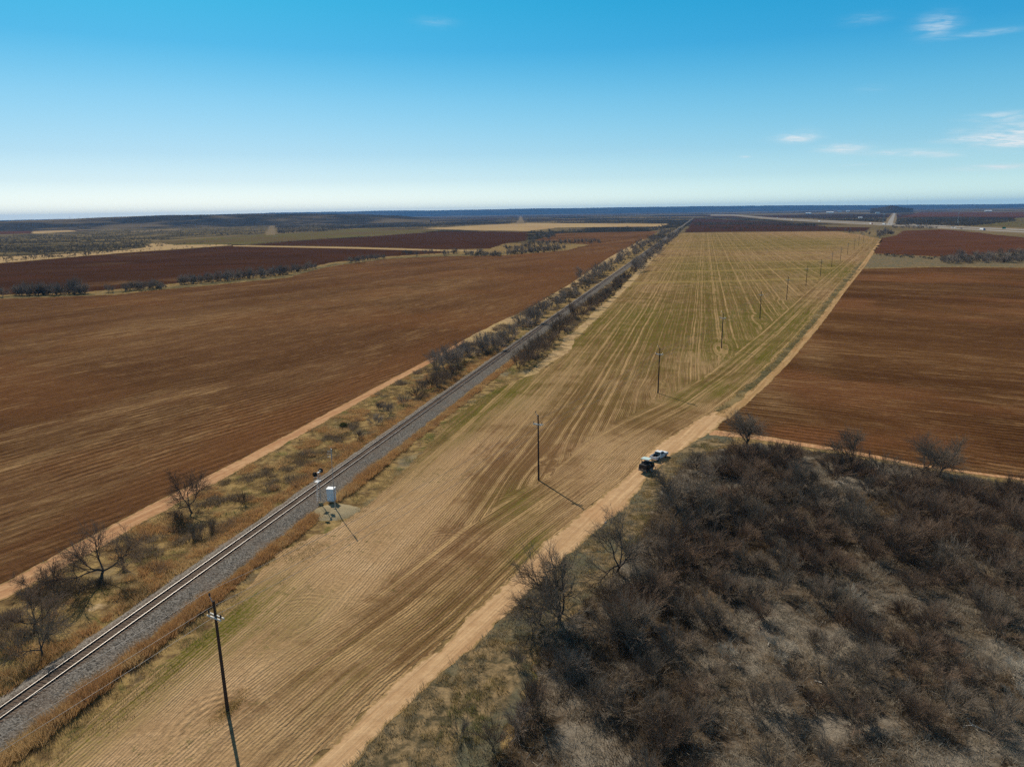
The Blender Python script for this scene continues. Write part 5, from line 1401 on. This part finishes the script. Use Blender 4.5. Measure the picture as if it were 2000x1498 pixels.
def building(px, py, L, D, Hh, wm, rm, label, rz=0.0, group=None, kind='house'):
    p = at(px, py); e = empty(kind, p, math.atan2(-p[0], p[1]) + rz); tag(e, label, 'building', group)
    mb = MB(); mb.box((0, 0, Hh / 2), (L, D, Hh)); w = mb.build('wall', M[wm], e)
    mb = MB(); rr = D * .22; x = L / 2 + .5; y = D / 2 + .5; z = Hh + .05
    mb.add([(-x, -y, z), (x, -y, z), (x, y, z), (-x, y, z), (-x, 0, z + rr), (x, 0, z + rr)], [(0, 1, 5, 4), (2, 3, 4, 5), (0, 4, 3), (1, 2, 5), (3, 2, 1, 0)]); mb.build('roof', M[rm], e)
    mb = MB(); mb.box((-L * .2, -D / 2 - .04, Hh * .42), (min(4, L * .2), .1, Hh * .8)); mb.build('door', M['darkwall'], e)
    for xx in (.05, .3): mb = MB(); mb.box((L * xx, -D / 2 - .04, Hh * .6), (L * .1, .1, Hh * .3)); mb.build('window', M['glass'], e)
    return e
GB_ = 'far farm buildings'
for px, py, L, D, Hh, wm, rm, kd, lab in [
        (357, 439.6, 33, 16, 6.0, 'white', 'roofmetal', 'barn', 'long bright white metal barn in the far scrub at left'),
        (391, 438.6, 26, 14, 4, 'wallpale', 'roofblue', 'barn', 'low blue-grey roofed shed right of the bright white barn'),
        (508, 423.4, 34, 20, 7, 'wallpale', 'roofblue', 'barn', 'far pale blue shed above the cleared strip at left'),
        (598, 426.2, 20, 14, 7, 'white', 'roofmetal', 'house', 'tiny far white house left of centre'),
        (722, 430.2, 14, 10, 5, 'white', 'roofmetal', 'house', 'small white house, left one of three before the dark woods'),
        (731, 430.3, 16, 10, 5, 'white', 'roofmetal', 'house', 'small white house, middle one of three before the dark woods'),
        (741, 430.4, 12, 10, 5, 'white', 'roofblue', 'house', 'small grey-roofed house, right one of three before the dark woods'),
        (1579, 418.4, 70, 30, 9, 'white', 'roofmetal', 'barn', 'far white shed, leftmost of the settlement near the farm road'),
        (1621, 416.8, 95, 40, 10, 'white', 'roofmetal', 'barn', 'widest far white shed of the settlement near the farm road'),
        (1640, 414.4, 60, 30, 10, 'wallpale', 'roofblue', 'barn', 'far blue-grey shed right of the widest white shed'),
        (1656, 413.8, 60, 30, 11, 'white', 'roofmetal', 'house', 'far white house among trees right of the blue-grey shed'),
        (1680, 427.4, 16, 10, 5, 'white', 'roofmetal', 'house', 'small white house alone between the highway and the settlement'),
        (1714, 417.6, 45, 26, 9, 'white', 'roofblue', 'barn', 'white shed with blue roof just left of the farm road'),
        (1722.6, 412.2, 95, 40, 11, 'white', 'roofmetal', 'barn', 'far white shed left of the hill where the farm road vanishes'),
        (1930, 414.0, 75, 30, 9, 'wallpale', 'roofmetal', 'barn', 'long low shed on the far field at right')]:
    if L >= 45: L, D, Hh = L * .62, D * .6, Hh * .8
    building(px, py, L, D, Hh, wm, rm, lab, random.uniform(-.3, .3), GB_, kd)

# ------------------------------------------------------------------ hills on the skyline
def hill_strip(name, sky, D, depth, x0, x1, seed, rough=.6, mat='hill'):
    rng = np.random.default_rng(seed); xs = np.arange(x0, x1, 6.0)
    ys = np.interp(xs, [s[0] for s in sky], [s[1] for s in sky]) + smooth_noise1(len(xs), 9, rng) * rough * .5 + smooth_noise1(len(xs), 2, rng) * rough * .22
    V = []
    for x, y in zip(xs, ys):
        d = ray(x, y); h = math.hypot(d[0], d[1]); top = max(CAM_H + d[2] / h * D, 1.0); dx, dy = d[0] / h, d[1] / h
        for f, r_ in ((0, D - depth), (.35, D - depth * .6), (.8, D - depth * .25), (1, D), (.7, D + depth * .4), (0, D + depth)):
            V.append((dx * r_, dy * r_, -.5 + (top + .5) * f))
    F = [(i * 6 + j, (i + 1) * 6 + j, (i + 1) * 6 + j + 1, i * 6 + j + 1) for i in range(len(xs) - 1) for j in range(5)]
    tag(mk(name, V, F, M[mat], None, True), kind='structure')
hill_strip('hills', [(-900, 446), (-400, 437), (0, 431), (175, 427), (350, 422.5), (470, 418), (550, 415.5), (700, 412.8), (900, 410.2), (1100, 407.2), (1300, 404.3), (1500, 401.8), (1750, 400.6), (2000, 398.8), (2400, 393), (2900, 386)], 18000, 2600, -900, 2900, 1)
hill_strip('near_ridge', [(-900, 446), (-300, 437), (0, 432.3), (100, 429.5), (200, 425), (300, 421.3), (350, 420.3), (430, 418.8), (500, 418.5), (620, 417.8), (700, 418.4), (780, 421.5), (846, 426.5)], 5200, 1100, -900, 846, 2, .5, 'ridge')
hill_strip('low_hill', [(1700, 407.5), (1722, 405.6), (1736, 402.9), (1744, 401.7), (1751, 402.9), (1762, 405.6), (1784, 407.5)], 7000, 500, 1700, 1786, 3, .3)

# ------------------------------------------------------------------ haze
mb = MB(); mb.box((0, 0, 109.5), (50000, 50000, 221)); hz = mb.build('haze', M['white']); hz.data.materials.clear()
hm = bpy.data.materials.new('haze_air'); hm.use_nodes = True; ht = hm.node_tree
for nn in list(ht.nodes):
    if nn.type == 'BSDF_PRINCIPLED': ht.nodes.remove(nn)
pv = ht.nodes.new('ShaderNodeVolumePrincipled'); pv.inputs['Color'].default_value = (.20, .50, 1.0, 1); pv.inputs['Density'].default_value = HAZE = .00004; pv.inputs['Anisotropy'].default_value = 0.0
ht.links.new(pv.outputs[0], ht.nodes['Material Output'].inputs['Volume'])
hz.data.materials.append(hm); tag(hz, kind='stuff')

# ------------------------------------------------------------------ sky, sun, camera
SUN_AZ, SUN_EL = R(-27.5), R(39.5)
w = bpy.data.worlds.new('World'); scene.world = w; w.use_nodes = True
nt = NT(w.node_tree); bg = w.node_tree.nodes['Background']
sky = nt.n.new('ShaderNodeTexSky'); sky.sky_type = 'NISHITA'; sky.sun_disc = False
sky.sun_elevation = SUN_EL; sky.sun_rotation = SUN_AZ; sky.altitude = 300; sky.air_density = 1.0; sky.dust_density = .7; sky.ozone_density = 1.0
G = nt.n.new('ShaderNodeTexCoord').outputs['Generated']
sp = nt.sep(G)
azs = nt.m('ARCTAN2', sp[0], sp[1]); els = nt.m('ARCSINE', sp[2])
# clear winter air: deepen the blue of the sky model below 20 degrees, level out its yellow horizon
raw = nt.scale(sky.outputs[0], .10)
rs = nt.sep(nt.vm('MAXIMUM', raw, (.25, .25, .2)))
ed = nt.m('MAXIMUM', nt.m('MINIMUM', nt.m('MULTIPLY', els, 180 / math.pi), 16.0), 0.0)
pw = nt.xyz(nt.m('POWER', rs[0], nt.m('MULTIPLY_ADD', ed, .052, .5)), nt.m('POWER', rs[1], nt.m('MULTIPLY_ADD', ed, .02, .30)), nt.m('POWER', rs[2], nt.m('MULTIPLY_ADD', ed, .01, .30)))
rp = nt.n.new('ShaderNodeValToRGB'); cr = rp.color_ramp
stops = [(-1, (1.16, 1.34, 1.28)), (1.0, (.98, 1.18, 1.19)), (2.5, (.67, .90, 1.01)), (4.4, (.495, .757, .926)), (8.1, (.34, .671, .888)), (11.6, (.15, .562, .829)), (14.5, (.105, .565, .80)), (24, (.08, .50, .76))]
while len(cr.elements) < len(stops): cr.elements.new(.5)
for e_, (a_, c_) in zip(cr.elements, stops):
    e_.position = (a_ + 1) / 26.0; e_.color = (c_[0] * .5, c_[1] * .5, c_[2] * .5, 1)
nt.put(rp.inputs[0], nt.m('MULTIPLY_ADD', nt.m('MULTIPLY', els, 180 / math.pi), 1 / 26.0, 1 / 26.0))
low = nt.scale(nt.vm('MULTIPLY', pw, rp.outputs[0]), 20.0)
high = nt.scale(nt.mix(.55, sky.outputs[0], (3.3, 3.4, 3.45)), .42)
skyc = nt.mix(nt.ss(els, R(22), R(45)), low, high)
mask = None
def sky_ang(px, py):
    d = ray(px, py); d = d / np.linalg.norm(d); return math.atan2(d[0], d[1]), math.asin(d[2])
ST = nt.noise(nt.xyz(nt.m('MULTIPLY', azs, 18.0), nt.m('MULTIPLY', nt.m('ADD', els, nt.m('MULTIPLY', azs, .10)), 190.0)), 1.0, 6, .62, 1.0)
ST2 = nt.noise(nt.xyz(nt.m('MULTIPLY', azs, 60.0), nt.m('MULTIPLY', els, 260.0), 3.0), 1.0, 5, .6, .6)
for px, py, rx, ry, amt in [(1555, 270, 36, 8, .9), (1572, 265, 22, 11, .35), (1645, 291, 44, 9, .8), (1760, 299, 55, 6, .9), (1840, 302, 40, 7, .5), (1985, 262, 70, 26, .95), (1900, 272, 60, 7, .75), (1985, 280, 70, 7, 1.0), (1950, 327, 80, 6, .8), (1830, 50, 34, 20, .55), (1925, 65, 60, 6, .35), (1690, 38, 40, 10, .16), (850, 44, 34, 9, .13), (1453, 307, 10, 2, .6), (1680, 322, 30, 2, .25), (1868, 256, 20, 6, .3), (1955, 228, 60, 9, .6), (1700, 175, 30, 8, .07), (1280, 295, 60, 5, .05)]:
    a0, e0 = sky_ang(px, py); a1, e1 = sky_ang(px + rx, py); sc = math.hypot(a1 - a0, e1 - e0); ra, re = sc, sc * ry / rx
    da = nt.m('MULTIPLY', nt.m('SUBTRACT', azs, a0), 1 / ra); de = nt.m('MULTIPLY', nt.m('SUBTRACT', els, e0), 1 / re)
    q = nt.m('ADD', nt.m('MULTIPLY', da, da), nt.m('MULTIPLY', de, de))
    g_ = nt.m('MULTIPLY', nt.m('EXPONENT', nt.m('MULTIPLY', q, -1.0)), amt)
    mask = g_ if mask is None else nt.m('ADD', mask, g_)
wisp = nt.m('MULTIPLY', mask, nt.m('ADD', nt.ss(nt.m('ADD', nt.m('MULTIPLY', ST, .6), nt.m('MULTIPLY', ST2, .4)), .34, .66), .12), clamp=True)
sc_ = nt.mix(nt.m('MULTIPLY', wisp, .92), skyc, (8.0, 8.6, 8.9))
nt.l.new(sc_, bg.inputs['Color']); bg.inputs['Strength'].default_value = .10

sun = bpy.data.lights.new('sun', 'SUN'); sun.energy = 4.7; sun.angle = R(.53); sun.color = (1.0, .89, .74)
so_ = bpy.data.objects.new('sun', sun); COL.objects.link(so_)
sv = Vector((math.sin(SUN_AZ) * math.cos(SUN_EL), math.cos(SUN_AZ) * math.cos(SUN_EL), math.sin(SUN_EL)))
so_.rotation_euler = sv.to_track_quat('Z', 'Y').to_euler()

cd = bpy.data.cameras.new('camera'); cam = bpy.data.objects.new('camera', cd); COL.objects.link(cam)
cd.sensor_width = 36; cd.lens = FL / PW * 36; cd.clip_end = 60000; cd.clip_start = .5
Mx = Matrix.Identity(4)
for i, ax in enumerate((RT, UP, -FWD)):
    for j in range(3): Mx[j][i] = ax[j]
Mx.translation = Vector(CAM); cam.matrix_world = Mx
scene.camera = cam

scene.view_settings.view_transform = 'Standard'; scene.view_settings.look = 'None'
scene.view_settings.exposure = 0.0; scene.view_settings.gamma = 1.0; scene.view_settings.use_curve_mapping = False
cy = scene.cycles
cy.max_bounces = 4; cy.diffuse_bounces = 2; cy.glossy_bounces = 2; cy.transmission_bounces = 1; cy.volume_bounces = 0; cy.transparent_max_bounces = 4
cy.use_denoising = False
